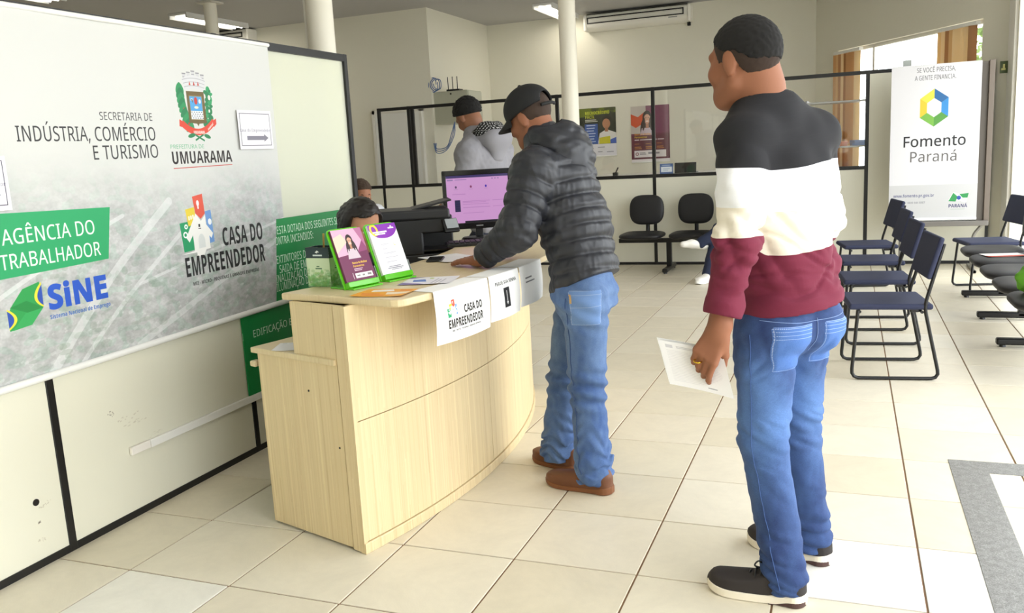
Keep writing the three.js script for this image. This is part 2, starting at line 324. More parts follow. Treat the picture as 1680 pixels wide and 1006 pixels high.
{ // small exit sign plate on the pilaster
  const s = thing('wall_sign', 'small dark green sign plate on the cream pilaster at the right', 'sign', [3.0, 1.98, -7.58], 0);
  mesh('plate', box(-0.02, 0.05, 0, 0.12, 0.0, 0.012, 0.002), std(0x4a5a32, 0.5), s);
  mesh('pictogram', [box(-0.008, 0.03, 0.03, 0.05, 0.012, 0.0135), box(0.006, 0.024, 0.05, 0.09, 0.012, 0.0135)], std(0xd9d58a, 0.5), s);
}

// ---------------------------------------------------------------- partitions: cream panels, glass, black aluminium posts
const marks = (x, w, h, spots) => { x.fillStyle = '#e6e4d2'; x.fillRect(0, 0, w, h); for (const [a, b, rx, ry, c, r] of spots) for (let i = 0; i < 14; i++) disc(x, (a + (rnd() - 0.5) * rx) * w, (b + (rnd() - 0.5) * ry) * h, 1.2 + rnd() * 5 * (rx / 0.08), 0.8 + rnd() * 2.2, c, r); };
{
  const p = thing('office_partition', 'cream partition with black frame running along the left, carrying the big banner', 'partition', [-1.25, 0, 0]);
  const zs = [3.845, 2.69, 1.535, 0.38, -0.775, -1.93], T = -0.036;
  const worn = (spots) => phy(0xffffff, 0.42, { map: canvasTexture(1024, 1024, (x, w, h) => marks(x, w, h, spots)) });
  const wornA = worn([[0.3, 0.6, 0.1, 0.02, 'rgba(120,105,80,.16)', -0.1], [0.33, 0.63, 0.12, 0.015, 'rgba(120,105,80,.14)', -0.1], [0.22, 0.56, 0.03, 0.03, 'rgba(70,60,50,.4)', 0], [0.05, 0.17, 0.03, 0.015, 'rgba(206,150,196,.4)', -0.3], [0.42, 0.72, 0.1, 0.03, 'rgba(120,105,80,.1)', 0]]);
  const wornB = worn([[0.93, 0.8, 0.05, 0.02, 'rgba(110,95,70,.25)', -0.2], [0.9, 0.86, 0.01, 0.01, 'rgba(70,60,50,.5)', 0], [0.9, 0.93, 0.03, 0.02, 'rgba(120,105,80,.2)', 0]]);
  for (let i = 0; i < 5; i++) {
    const a = zs[i], b = zs[i + 1];
    const g = new THREE.BoxGeometry(0.03, 1.01, a - b - 0.03).translate(-0.018, 0.535, (a + b) / 2);
    mesh('panel', g, i === 3 ? wornA : i === 2 ? wornB : C.cream, p);
    mesh('glass_pane', box(-0.021, -0.015, 1.09, 2.03, a - 0.014, b + 0.014), C.glareGlass, p);  // glare of the bright openings is put into the pane as cream haze
    for (const [y0, y1] of [[0, 0.03], [1.04, 1.09], [2.03, 2.07]]) mesh('rail', box(T, 0.001, y0, y1, a, b), C.black, p);
  }
  for (const z of zs) mesh('post', box(T - 0.001, 0.002, 0, 2.072, z - 0.017, z + 0.017, 0.003), C.black, p);
  mesh('cable_hole', new THREE.CylinderGeometry(0.013, 0.013, 0.004, 20).rotateZ(Math.PI / 2).translate(-0.002, 0.252, 0.51), std(0x17130f, 0.9), p);
}
{
  const p = thing('glazed_partition', 'long cream and glass office partition with black posts across the back', 'partition', [0, 0, -7.75]);
  const xs = [-4.95, -4.35, -3.9, -3.03, -1.83, -0.63, 0.57, 1.74], z0 = -0.036;
  for (let i = 0; i < xs.length - 1; i++) {
    const a = xs[i] + 0.015, b = xs[i + 1] - 0.015;
    mesh('panel', box(a, b, 0.035, 1.06, z0 + 0.003, -0.003), C.cream, p);
    if (i > 0) mesh('glass_pane', box(a, b, 1.1, 2.085, -0.021, -0.016), C.glass, p);
  }
  mesh('panel', box(1.76, 2.94, 0.035, 2.085, z0 + 0.003, -0.003), C.cream, p);
  mesh('rail', box(-4.95, 2.95, 0, 0.03, z0, 0), C.black, p); mesh('rail', box(-4.95, 1.74, 1.06, 1.1, z0, 0.001), C.black, p); mesh('rail', box(-4.37, 2.95, 2.085, 2.125, z0, 0.001), C.black, p);
  for (const x of xs) mesh('post', box(x - 0.02, x + 0.02, 0, x < -4.8 ? 1.1 : 2.127, z0 - 0.001, 0.002, 0.003), C.black, p);
  mesh('post', box(-3.865, -3.825, 1.08, 2.1, z0, 0.002, 0.003), C.black, p);
  mesh('post', box(2.93, 2.96, 0, 2.127, z0, 0.002, 0.003), C.black, p);
}
{ // white door leaf seen through the glass beside the block wall
  const d = structGroup('door_1');
  mesh('door_leaf', box(-4.86, -4.14, 0.01, 2.1, -8.58, -8.54, 0.004), C.white, d); mesh('door_frame', [box(-4.9, -4.86, 0, 2.15, -8.6, -8.53), box(-4.14, -4.1, 0, 2.15, -8.6, -8.53), box(-4.9, -4.1, 2.1, 2.15, -8.6, -8.53)], C.whitePaint, d);
}
{ // cable trunking on the left partition
  const d = thing('cable_trunking', 'white plastic cable duct running low along the left cream partition', 'cable duct', [-1.25, 0.27, 0]);
  mesh('duct', box(0, 0.014, 0, 0.034, -0.06, -1.2, 0.002), std(0xf4f3ee, 0.5), d); mesh('duct_end', box(0.0, 0.0145, 0.002, 0.036, 0.05, -0.056, 0.002), std(0xf1ece4, 0.55), d);
}
// ---------------------------------------------------------------- round steel columns
{
  const col = (x, z, r, label, conduit) => {
    const c = thing('round_column', label, 'column', [x, 0, z]);
    mesh('shaft', new THREE.CylinderGeometry(r, r, H, 40).translate(0, H / 2, 0), std(0xe9e5d6, 0.5), c);
    if (r < 0.083) mesh('capital', box(-r * 1.5, r * 1.5, H - 0.02, H, -r * 1.5, r * 1.5), std(0xd9d6cb, 0.5), c);
    if (conduit) mesh('conduit', new THREE.CylinderGeometry(0.012, 0.012, H, 12).translate(-r - 0.012, H / 2, 0.01), std(0xf0eee6, 0.5), c);
  };
  col(-1.6, -2.24, 0.085, 'thick cream round column rising behind the end of the left partition', true);
  col(-1.12, -6.02, 0.087, 'cream round column standing in front of the glass partition, by the air conditioner');
  col(-5.93, -6.52, 0.08, 'small far cream column beside the ceiling lamp, above the big banner');
}
// ---------------------------------------------------------------- ceiling lamps
{
  const lampGlow = new THREE.MeshStandardMaterial({ color: 0xffffff, emissive: 0xfffaf0, emissiveIntensity: 5 }), tray = std(0xe4e4e0, 0.35);
  const lamps = [[-6.75, -7.5, 'ceiling lamp with two bright tubes beside the small far column'], [-7.0, -4.55, 'ceiling lamp with bright tubes cut by the top edge of the photo, above the banner'], [-2.5, -10.0, 'ceiling lamp with bright tubes behind the middle column, near the back wall'],
    [-2.5, -5.0, 'added unseen ceiling lamp over the middle of the hall, outside the picture'], [0.9, -5.0, 'added unseen ceiling lamp over the waiting chairs, outside the picture'], [-2.5, 0.4, 'added unseen ceiling lamp over the left office, outside the picture'], [0.9, 0.4, 'added unseen ceiling lamp over the counter, outside the picture']];  // these four lamps are unseen, added to light the hall
  for (const [x, z, label] of lamps) {
    const l = thing('ceiling_lamp', label, 'lamp', [x, H, z], 0, 'fluorescent ceiling lamps');
    mesh('reflector', [box(-0.13, 0.13, -0.03, 0, -0.64, 0.64, 0.006), box(-0.15, -0.13, -0.07, 0, -0.64, 0.64), box(0.13, 0.15, -0.07, 0, -0.64, 0.64)], tray, l);
    for (const s of [-1, 1]) mesh('tube', new THREE.CylinderGeometry(0.014, 0.014, 1.2, 12).rotateX(Math.PI / 2).translate(0.06 * s, -0.052, 0), lampGlow, l);
    const a = new THREE.RectAreaLight(0xfff6e6, TUBE_POWER, 0.22, 1.2); a.position.set(0, -0.075, 0); a.rotation.x = -Math.PI / 2; l.add(a);
  }
}

// ---------------------------------------------------------------- the curved reception counter
const woodTex = canvasTexture(1024, 1024, (x, w, h) => {
  x.fillStyle = '#dcc79c'; x.fillRect(0, 0, w, h);
  for (let i = 0; i < 420; i++) { const a = rnd() * w, l = 200 + rnd() * 900, t = rnd() * h; x.strokeStyle = rnd() < 0.5 ? `rgba(244,226,186,${0.08 + rnd() * 0.15})` : `rgba(190,160,112,${0.05 + rnd() * 0.13})`; x.lineWidth = 1 + rnd() * 9; x.beginPath(); x.moveTo(a, t); x.bezierCurveTo(a + rnd() * 12 - 6, t + l / 3, a + rnd() * 16 - 8, t + l * 0.7, a, t + l); x.stroke(); }
}, { repeat: [1.1, 0.9] });
const wood = phy(0xffffff, 0.42, { map: woodTex });
const topTex = canvasTexture(1024, 1024, (x, w, h) => {
  x.fillStyle = '#dcc9a0'; x.fillRect(0, 0, w, h);
  for (let i = 0; i < 360; i++) { const a = rnd() * w, l = 200 + rnd() * 900, t = rnd() * h; x.strokeStyle = rnd() < 0.5 ? `rgba(244,228,192,${0.08 + rnd() * 0.14})` : `rgba(196,168,122,${0.05 + rnd() * 0.12})`; x.lineWidth = 1 + rnd() * 8; x.beginPath(); x.moveTo(a, t); x.lineTo(a + rnd() * 8 - 4, t + l); x.stroke(); }
}, { repeat: [1.1, 0.9] });
const woodTop = phy(0xffffff, 0.36, { map: topTex });
const CC = [-3.15, -0.82], deg = Math.PI / 180, TOP = 0.965;
const arcP = (r, t) => [CC[0] + r * Math.cos(t * deg), CC[1] + r * Math.sin(t * deg)];   // t > 0 is the end near the camera
function arcSlab(r0, r1, t0, t1, y0, y1, bevel = 0.002, n = 28) {
  const p = []; for (let i = 0; i <= n; i++) p.push(arcP(r1, t0 + (t1 - t0) * i / n)); for (let i = n; i >= 0; i--) p.push(arcP(r0, t0 + (t1 - t0) * i / n));
  return metreUV(prism(p, y0, y1, bevel));
}
{
  const c = thing('reception_counter', 'curved light wood reception counter with white notices taped to its edge', 'counter');
  const T0 = 17, T1 = -24, d = 0.33;
  for (const [a, b] of [[T0, 0.025], [-0.025, T1]]) { mesh('front_panel', arcSlab(3.17, 3.19, a, b, 0.045, 0.5065), wood, c); mesh('front_panel', arcSlab(3.17, 3.19, a, b, 0.5095, 0.938), wood, c); }
  mesh('groove_backing', arcSlab(3.14, 3.168, T0, T1, 0.01, 0.93), wood, c);
  mesh('base_strip', arcSlab(3.17, 3.197, T0, T1, 0.0, 0.043, 0.004), wood, c);
  const radial = (t, r0, r1, y0, y1) => arcSlab(r0, r1, t, t - d, y0, y1, 0.001, 2);
  mesh('corner_strip', radial(T0 + 0.02, 3.13, 3.192, 0.006, 0.938), wood, c);
  mesh('end_panel', [radial(T0, 2.65, 3.126, 0.012, 0.72), radial(T0, 2.885, 3.126, 0.718, 0.938)], wood, c);
  mesh('end_panel', [radial(T1 + d, 2.65, 3.126, 0.012, 0.72), radial(T1 + d, 2.885, 3.126, 0.718, 0.938)], wood, c);
  mesh('riser', arcSlab(2.885, 2.905, T0 - d, T1 + d, 0.738, 0.938), wood, c);
  mesh('desk_top', arcSlab(2.62, 3.12, T0 + 0.2, T1 + 0.1, 0.715, 0.738, 0.004), woodTop, c);
  mesh('edge_band', arcSlab(2.6, 2.63, T0 + 0.1, T0 - 0.6, 0.655, 0.68, 0.006, 3), woodTop, c);
  // countertop: overhangs the customers' side, near corner rounded
  const p = [], R1 = 3.41, R0 = 2.83;
  for (let i = 0; i <= 36; i++) p.push(arcP(R1, 15.35 + (T1 - 15.35) * i / 36));
  for (let i = 36; i >= 0; i--) p.push(arcP(R0, 16.8 + (T1 - 16.8) * i / 36));
  p.push(arcP(R1 - 0.07, 16.15), arcP(R1 - 0.035, 16.1), arcP(R1 - 0.012, 15.9), arcP(R1 - 0.002, 15.6));
  mesh('countertop', metreUV(prism(p, 0.938, TOP, 0.006)), woodTop, c);
  for (const [r, y] of [[2.95, 0.6], [3.1, 0.4]]) { const q = arcP(r, T0), s = mesh('screw_cap', new THREE.CylinderGeometry(0.004, 0.004, 0.002, 10).rotateX(Math.PI / 2), C.black, c); s.position.set(q[0] - 0.0, y, q[1] + 0.001); s.rotation.y = -T0 * deg; }
}
// ---------------------------------------------------------------- lettering and logos
function houseLogo(x, X, Y, s, body = '#f4f4f0', band = 1) {     // the little house with four coloured bars; s = pixels per logo unit (100 wide)
  const P = (a, b) => [X + a * s, Y + b * s];
  poly(x, [P(0, 42), P(30, 40), P(36, 98), P(4, 100)], '#1f9a63'); poly(x, [P(20, 16), P(46, 13), P(48, 46), P(24, 50)], '#e8cf3a');
  poly(x, [P(76, 24), P(94, 22), P(96, 88), P(80, 90)], '#6f9bd6'); poly(x, [P(44, -8), P(74, -12), P(76, 28), P(62, 38), P(48, 26)], '#e0573f');
  poly(x, [P(48, 26), P(62, 42), P(76, 30), P(76, 50), P(94, 70), P(88, 80), P(82, 74), P(82, 100), P(34, 103), P(34, 68), P(22, 82), P(14, 72)], body);
  poly(x, [P(-4, 104), P(36, 100), P(70, 100), P(60, 112), P(40, 112), P(40, 104)], body);
  x.fillStyle = '#dfe4e2'; x.beginPath(); x.ellipse(...P(58, 84), 10 * s, 16 * s, 0, Math.PI, 0); x.lineTo(...P(68, 96)); x.lineTo(...P(48, 97)); x.fill();
  x.strokeStyle = '#fff'; x.lineWidth = 3 * s; x.beginPath(); x.arc(...P(13, 66), 5 * s, 0, 7); x.stroke(); x.beginPath(); x.arc(...P(17, 50), 3.5 * s, 0, 7); x.stroke();
  disc(x, ...P(58, 6), 4 * s, 6 * s, '#fff'); disc(x, ...P(58, 14), 2 * s, 4 * s, '#fff'); disc(x, ...P(88, 46), 5.5 * s, 6.5 * s, '#f1f5fa');
  for (let i = 0; i < 3; i++) { x.fillStyle = '#fbf6dd'; x.fillRect(X + (26 + i * 6) * s, Y + (30 - i) * s, 4.5 * s, 8 * s); }
  x.fillStyle = '#333'; x.fillRect(...P(52, 56), 8 * s, 1.6 * s); x.fillRect(...P(53, 48), 5 * s, 6 * s);
}
const K = 930, BZ = 1.02, BY = 2.055;                           // banner print: pixels per metre; left edge z, top edge y
const banner = canvasTexture(2032, 1256, (x, w, h) => {
  const X = (z) => (BZ - z) * K, Y = (y) => (BY - y) * K;
  const im = x.createImageData(w, h), d = im.data;
  for (let j = 0; j < h; j++) for (let i = 0; i < w; i++) {      // faint aerial view of a town, fading out upwards in the print
    const u = i / w, v = j / h, k = smooth(0.38, 0.66, v + 0.05 * n2(u * 6, 3)), q = n2(i / 50, j / 34) * 9 + n2(i / 18, j / 13) * 6 + n2(i / 170, j / 110) * 12 + n2(i / 7, j / 5) * 2;
    const g = n2(i / 80 + 9, j / 60) > 0.25 ? 1 : 0, b = 214 - k * 24, o = (j * w + i) * 4;
    d[o] = b + q * k - g * 9 * k; d[o + 1] = b + 1 + q * k; d[o + 2] = b - 2 + k * 3 + q * k - g * 5 * k; d[o + 3] = 255;
  }
  x.putImageData(im, 0, 0);
  for (let i = 0; i < 520; i++) { const v = 0.55 + 0.45 * Math.sqrt(rnd()), px = rnd() * w, py = v * h, s = 4 + 22 * (v - 0.5) * rnd(); x.fillStyle = rnd() < 0.55 ? `rgba(232,234,232,${0.16 + 0.2 * rnd()})` : `rgba(146,158,150,${0.1 + 0.14 * rnd()})`; x.save(); x.translate(px, py); x.rotate(-0.5 + rnd() * 0.3); x.fillRect(0, 0, s * 1.9, s); x.restore(); }
  x.lineCap = 'round';
  for (const [a, b, c, e, lw] of [[0.3, 1, 0.62, 0.55, 34], [0.36, 1, 0.7, 0.6, 18], [0.5, 0.99, 1, 0.72, 26], [0.52, 0.8, 1, 0.66, 12], [0.15, 0.82, 0.5, 0.58, 16]]) { x.strokeStyle = 'rgba(232,234,233,.55)'; x.lineWidth = lw; x.beginPath(); x.moveTo(a * w, b * h); x.quadraticCurveTo((a + c) / 2 * w - 60, (b + e) / 2 * h, c * w, e * h); x.stroke(); }
  for (let i = 0; i < 260; i++) disc(x, (0.25 + rnd() * 0.75) * w, (0.68 + rnd() * 0.3) * h, 8 + rnd() * 22, 6 + rnd() * 12, `rgba(120,142,122,${0.1 + rnd() * 0.14})`);
  const T = (s, z0, z1, yb, cap, o) => fitText(x, s, X(z0), Y(yb), (z0 - z1) * K, cap * K, o);
  T('SECRETARIA DE', -0.02, -0.3, 1.664, 0.032, { fill: '#3a3a3c' });
  T('INDÚSTRIA, COMÉRCIO', 0.376, -0.308, 1.58, 0.056, { fill: '#2a2a2c' });
  T('E TURISMO', 0.04, -0.312, 1.506, 0.056, { fill: '#2a2a2c' });
  T('PREFEITURA DE', -0.382, -0.607, 1.542, 0.018, { fill: '#6fb489' });
  T('UMUARAMA', -0.382, -0.79, 1.474, 0.055, { weight: 'bold', fill: '#1e1413' });
  x.strokeStyle = '#c0392b'; x.lineWidth = 3; x.beginPath(); x.moveTo(X(-0.39), Y(1.455)); x.lineTo(X(-0.785), Y(1.461)); x.stroke();
  { // town crest
    const cx = X(-0.585), y0 = Y(1.905), s = 0.001 * K, q = (a, b) => [cx + a * s, y0 + b * s];
    for (let i = -2; i <= 2; i++) { const o = Math.abs(i) * 7; poly(x, [q(i * 30 - 12, 10 + o), q(i * 30 + 12, 10 + o), q(i * 29 + 9, 44 + o), q(i * 29 - 9, 44 + o)], '#c9c9cc'); x.fillStyle = '#8b8b90'; x.fillRect(...q(i * 30 - 12, 10 + o), 24 * s, 5 * s); x.fillRect(...q(i * 30 - 9, 26 + o), 18 * s, 3 * s); }
    poly(x, [q(-78, 50), q(-40, 34), q(0, 30), q(40, 34), q(78, 50), q(64, 100), q(0, 92), q(-64, 100)], '#d5d5d8');
    x.strokeStyle = '#9a9aa0'; x.lineWidth = 2; for (let i = 0; i < 3; i++) { x.beginPath(); x.moveTo(...q(-74 + i * 4, 54 + i * 16)); x.quadraticCurveTo(...q(0, 34 + i * 18), ...q(74 - i * 4, 54 + i * 16)); x.stroke(); }
    for (const i of [-28, 0, 28]) poly(x, [q(i - 6, 76), q(i, 58), q(i + 6, 76)], '#c0392b');
    for (let i = 0; i < 9; i++) { const t = i / 8, a = 1.9 * t; for (const k of [-1, 1]) disc(x, ...q(-98 + 46 * t * t + 9 * k, 92 + 178 * t), 13 * s, 27 * s, i % 2 ? '#1f7d4d' : '#2b9058', -0.5 * k + a * 0.25); if (i % 3 === 1) disc(x, ...q(-92 + 40 * t * t, 96 + 178 * t), 6 * s, 7 * s, '#b8402f'); }
    for (let i = 0; i < 26; i++) { const t = i / 25; disc(x, ...q(88 + 16 * Math.sin(i * 2.4) - 26 * t * t, 92 + 172 * t), (13 + 5 * Math.sin(i * 5)) * s, (12 + 4 * Math.cos(i * 3)) * s, i % 3 ? '#1f7d4d' : '#2f9a60', i); }
    disc(x, ...q(92, 128), 9 * s, 12 * s, '#dcdcd4'); disc(x, ...q(84, 190), 6 * s, 8 * s, '#dcdcd4');
    poly(x, [q(-58, 104), q(58, 104), q(58, 246), q(8, 250), q(0, 262), q(-8, 250), q(-58, 246)], '#6b5a33'); poly(x, [q(-44, 122), q(44, 122), q(44, 232), q(-44, 232)], '#8f7b46');
    poly(x, [q(-40, 126), q(40, 126), q(40, 192), q(-40, 192)], '#4f9fd8'); x.fillStyle = '#e9edf0'; x.fillRect(...q(-40, 192), 80 * s, 38 * s);
    x.fillStyle = '#333f4a'; for (let i = 0; i < 4; i++) for (let k = 0; k < 5; k++) x.fillRect(...q(-38 + k * 16 + (i % 2) * 6, 196 + i * 9), 9 * s, 3 * s);
    disc(x, ...q(0, 146), 11 * s, 17 * s, '#c23b33'); poly(x, [q(-32, 136), q(-16, 138), q(-20, 150), q(-32, 146)], '#f2f2f2'); poly(x, [q(-30, 140), q(-20, 140), q(-22, 156)], '#333'); disc(x, ...q(26, 148), 8 * s, 10 * s, '#d7dde0'); disc(x, ...q(0, 176), 14 * s, 6 * s, '#f0e1c8');
    x.lineWidth = 30 * s; x.strokeStyle = '#d8452f'; x.lineCap = 'butt'; x.beginPath(); x.moveTo(...q(-108, 248)); x.quadraticCurveTo(...q(0, 334), ...q(108, 236)); x.stroke();
    poly(x, [q(-122, 232), q(-92, 244), q(-104, 268), q(-126, 262)], '#d8452f'); poly(x, [q(122, 224), q(92, 240), q(104, 264), q(122, 250)], '#d8452f');
    fitText(x, 'UMUARAMA', ...q(-38, 296), 76 * s, 13 * s, { weight: 'bold', fill: '#f7e9e4' }); fitText(x, 'PARANÁ', ...q(60, 284), 40 * s, 11 * s, { weight: 'bold', fill: '#f7e9e4', slope: -0.75 });
    x.strokeStyle = '#1f7d4d'; x.lineWidth = 8 * s; x.beginPath(); x.moveTo(...q(-30, 326)); x.lineTo(...q(26, 300)); x.moveTo(...q(30, 328)); x.lineTo(...q(-26, 302)); x.stroke(); disc(x, ...q(-52, 304), 26 * s, 9 * s, '#1f7d4d', -0.2); disc(x, ...q(52, 308), 22 * s, 9 * s, '#1f7d4d', 0.3);
  }
  // green board with the agency name
  poly(x, [[X(0.9), Y(1.338)], [X(-0.012), Y(1.312)], [X(0.028), Y(1.104)], [X(0.93), Y(1.082)]], '#27a567');
  T('AGÊNCIA DO', 0.492, 0.075, 1.212, 0.056, { fill: '#f4f7f2' }); T('TRABALHADOR', 0.512, 0.062, 1.124, 0.055, { fill: '#f4f7f2' });
  { // folded flag emblem and SINE
    const q = (z, y) => [X(z), Y(y)];
    poly(x, [q(0.497, 0.985), q(0.44, 1.045), q(0.368, 1.062), q(0.364, 0.965), q(0.425, 0.91), q(0.512, 0.9), q(0.508, 0.96)], '#2a9d4e');
    poly(x, [q(0.50, 0.985), q(0.43, 1.0), q(0.365, 0.964), q(0.43, 0.955)], '#1f8a41'); poly(x, [q(0.44, 0.955), q(0.366, 0.962), q(0.42, 0.908), q(0.5, 0.9)], '#35a95a');
    x.fillStyle = '#f0dd3c'; x.beginPath(); x.moveTo(...q(0.36, 1.06)); x.quadraticCurveTo(...q(0.43, 1.0), ...q(0.362, 0.965)); x.fill(); x.fillStyle = '#2a4fae'; x.beginPath(); x.moveTo(...q(0.36, 1.05)); x.quadraticCurveTo(...q(0.405, 1.0), ...q(0.362, 0.972)); x.fill();
    x.fillStyle = '#f0dd3c'; x.beginPath(); x.moveTo(...q(0.513, 0.982)); x.quadraticCurveTo(...q(0.44, 0.94), ...q(0.513, 0.905)); x.fill(); x.fillStyle = '#2a4fae'; x.beginPath(); x.moveTo(...q(0.513, 0.975)); x.quadraticCurveTo(...q(0.465, 0.94), ...q(0.513, 0.912)); x.fill();
    T('SiNE', 0.342, 0.052, 0.95, 0.09, { weight: 'bold', fill: '#2456c4', stroke: 5 }); T('Sistema Nacional de Emprego', 0.342, 0.05, 0.912, 0.016, { fill: '#3564b8', weight: 'bold' });
  }
  houseLogo(x, X(-0.382), Y(1.305), 0.0023 * K);
  T('CASA DO', -0.657, -0.968, 1.074, 0.086, { weight: 'bold', fill: '#141414' }); T('EMPREENDEDOR', -0.381, -0.968, 0.962, 0.088, { weight: 'bold', fill: '#141414' });
  T('MEI - MICRO - PEQUENAS E GRANDES EMPRESAS', -0.422, -0.908, 0.916, 0.017, { weight: 'bold', fill: '#222' });
});
{
  const b = thing('printed_banner', 'large white town hall banner with crest and logos on the left partition', 'banner', [-1.238, 0.7, 0]);
  const bw = 2.185, nz = 40;
  mesh('print', grid(nz, 20, (u, v) => [0.004 * Math.sin(u * 9 + v * 2) * (0.3 + v) + 0.003 * Math.sin(u * 23), 1.345 - 1.335 * v, BZ - u * bw]), std(0xffffff, 0.55, { map: banner, side: THREE.DoubleSide }), b);
  mesh('rod', bar([0.004, 0.0, BZ], [0.004, 0.028, -1.165], 0.014, 14), std(0xf4f4f1, 0.4), b);
  mesh('rod', bar([0.002, 1.352, BZ], [0.002, 1.352, -1.165], 0.01, 14), std(0xf4f4f1, 0.4), b);
}
function arrowSheet(word) {
  return canvasTexture(512, 400, (x, w, h) => {
    x.fillStyle = '#f1eff4'; x.fillRect(0, 0, w, h); x.strokeStyle = '#3b3552'; x.lineWidth = 6; x.strokeRect(30, 34, w - 60, h - 74);
    x.fillStyle = '#7b7890'; x.font = '42px serif'; const m = x.measureText(word).width; x.fillText(word, (w - m) / 2 - 8, 220);
    poly(x, [[110, 262], [370, 262], [370, 244], [440, 284], [370, 324], [370, 306], [110, 306]], '#8b8896');
  });
}
for (const [z0, y0, label, word] of [[-0.845, 1.528, 'white arrow notice taped beside the town crest on the banner', 'Casa do Empreendedor'], [0.71, 1.335, 'white arrow notice cut off by the left edge of the photo', 'Agência do Trabalhador']]) {
  const s = thing('paper_notice', label, 'notice', [-1.226, y0, z0]);
  mesh('sheet', grid(10, 8, (u, v) => [0.004 + 0.004 * Math.sin(3.1 * u) * Math.sin(3.1 * v), 0.19 - 0.19 * v, -u * 0.265]), std(0xffffff, 0.75, { map: arrowSheet(word), side: THREE.DoubleSide }), s);
}
{ // green fire safety board behind the counter
  const tex = canvasTexture(1120, 860, (x, w, h) => {
    x.fillStyle = '#118a45'; x.fillRect(0, 0, w, h); const L = (s, z, yb, cap, wid) => fitText(x, s, (-0.735 - z) * 1000, (1.165 - yb) * 1000, wid * 1000, cap * 1000, { fill: '#d8efdc' });
    L('EDIFICAÇÃO EM ACORDO COM A NORMA', -0.81, 0.59, 0.036, 0.98); L('ESTA EDIFICAÇÃO ESTA DOTADA DOS SEGUINTES SISTEMAS', -0.765, 1.085, 0.04, 1.05); L('DE PROTEÇÃO CONTRA INCENDIOS:', -0.78, 1.03, 0.04, 0.64);
    L('EXTINTORES DE INCENDIO', -1.06, 0.932, 0.042, 0.5); L('SAIDA DE EMERGENCIA', -1.08, 0.88, 0.042, 0.45); L('SINALIZAÇÃO DE EMERGENCIA', -1.02, 0.832, 0.042, 0.6); L('ILUMINAÇÃO DE EMERGENCIA', -1.04, 0.787, 0.042, 0.58);
  });
  const s = thing('safety_board', 'green fire safety board with white lettering behind the counter', 'sign', [-1.247, 0.305, -1.295]);
  const g = new THREE.BoxGeometry(0.006, 0.86, 1.12).translate(0.003, 0.43, 0);
  mesh('board', g, std(0xffffff, 0.5, { map: tex }), s);
}
const softLines = (x, list, col) => { x.fillStyle = col; for (const [a, b, w, h] of list) x.fillRect(a, b, w, h); };

// ---------------------------------------------------------------- notices folded over the counter edge
function counterNotice(label, t0, t1, drop, tex, skew = 0) {
  const mid = (t0 + t1) / 2, q = arcP(3.415, mid), s = thing('counter_notice', label, 'notice', [q[0], TOP, q[1]]);
  const r1 = 3.417, prof = (v, u) => {                         // v 0..1 : over the top, round the edge, down the front
    if (v < 0.22) return [r1 - 0.1 * (1 - v / 0.22), 0.0015];
    if (v < 0.34) { const a = (v - 0.22) / 0.12 * Math.PI / 2; return [r1 + 0.004 * Math.sin(a), 0.0015 - 0.012 * (1 - Math.cos(a))]; }
    const e = (v - 0.34) / 0.66; return [r1 + 0.004 + 0.006 * Math.sin(e * 3) + 0.012 * e * e * Math.sin(u * 3.1), -0.0105 - drop * e];
  };
  const g = grid(16, 30, (u, v) => { const [r, y] = prof(v, u), a = arcP(r, t0 + (t1 - t0) * u + skew * Math.max(0, v - 0.34)); return [a[0] - q[0], y, a[1] - q[1]]; });
  const uv = g.attributes.uv; for (let i = 0; i < uv.count; i++) { const v = 1 - uv.getY(i); uv.setY(i, v < 0.34 ? 0.995 : 1 - (v - 0.34) / 0.66); }
  mesh('sheet', g, std(0xffffff, 0.75, { map: tex, side: THREE.DoubleSide }), s);
}
counterNotice('white notice with the little house logo taped to the counter edge', 13.2, 7.25, 0.185, canvasTexture(700, 400, (x, w, h) => {
  x.fillStyle = '#fbfbf9'; x.fillRect(0, 0, w, h); houseLogo(x, 130, 80, 1.25, '#fdfdfb'); const o = { weight: 'bold', fill: '#2a2623', stroke: 5 };
  fitText(x, 'CASA DO', 330, 196, 250, 62, o); fitText(x, 'EMPREENDEDOR', 130, 292, 450, 66, o); fitText(x, 'MEI - MICRO - PEQUENAS E GRANDES EMPRESAS', 170, 322, 370, 11, o);
}));
counterNotice('white notice with a down arrow in a black box on the counter edge', 7.1, 2.6, 0.17, canvasTexture(560, 360, (x, w, h) => {
  x.fillStyle = '#fbfbf9'; x.fillRect(0, 0, w, h); fitText(x, 'PEGUE SUA SENHA', 90, 70, 400, 28, { fill: '#333', weight: 'bold', stroke: 4 }); x.fillStyle = '#14151a'; x.fillRect(226, 104, 106, 170); x.strokeStyle = '#f4f4f4'; x.lineWidth = 9; x.beginPath(); x.moveTo(280, 130); x.lineTo(280, 236); x.stroke(); poly(x, [[264, 226], [296, 226], [280, 254]], '#f4f4f4');
}));
counterNotice('third white notice on the counter edge, half hidden by the quilted jacket', 2.4, -2.2, 0.16, canvasTexture(560, 360, (x, w, h) => {
  x.fillStyle = '#fbfbf9'; x.fillRect(0, 0, w, h); softLines(x, [[110, 92, 150, 14], [110, 132, 210, 12]], '#77777c');
}));
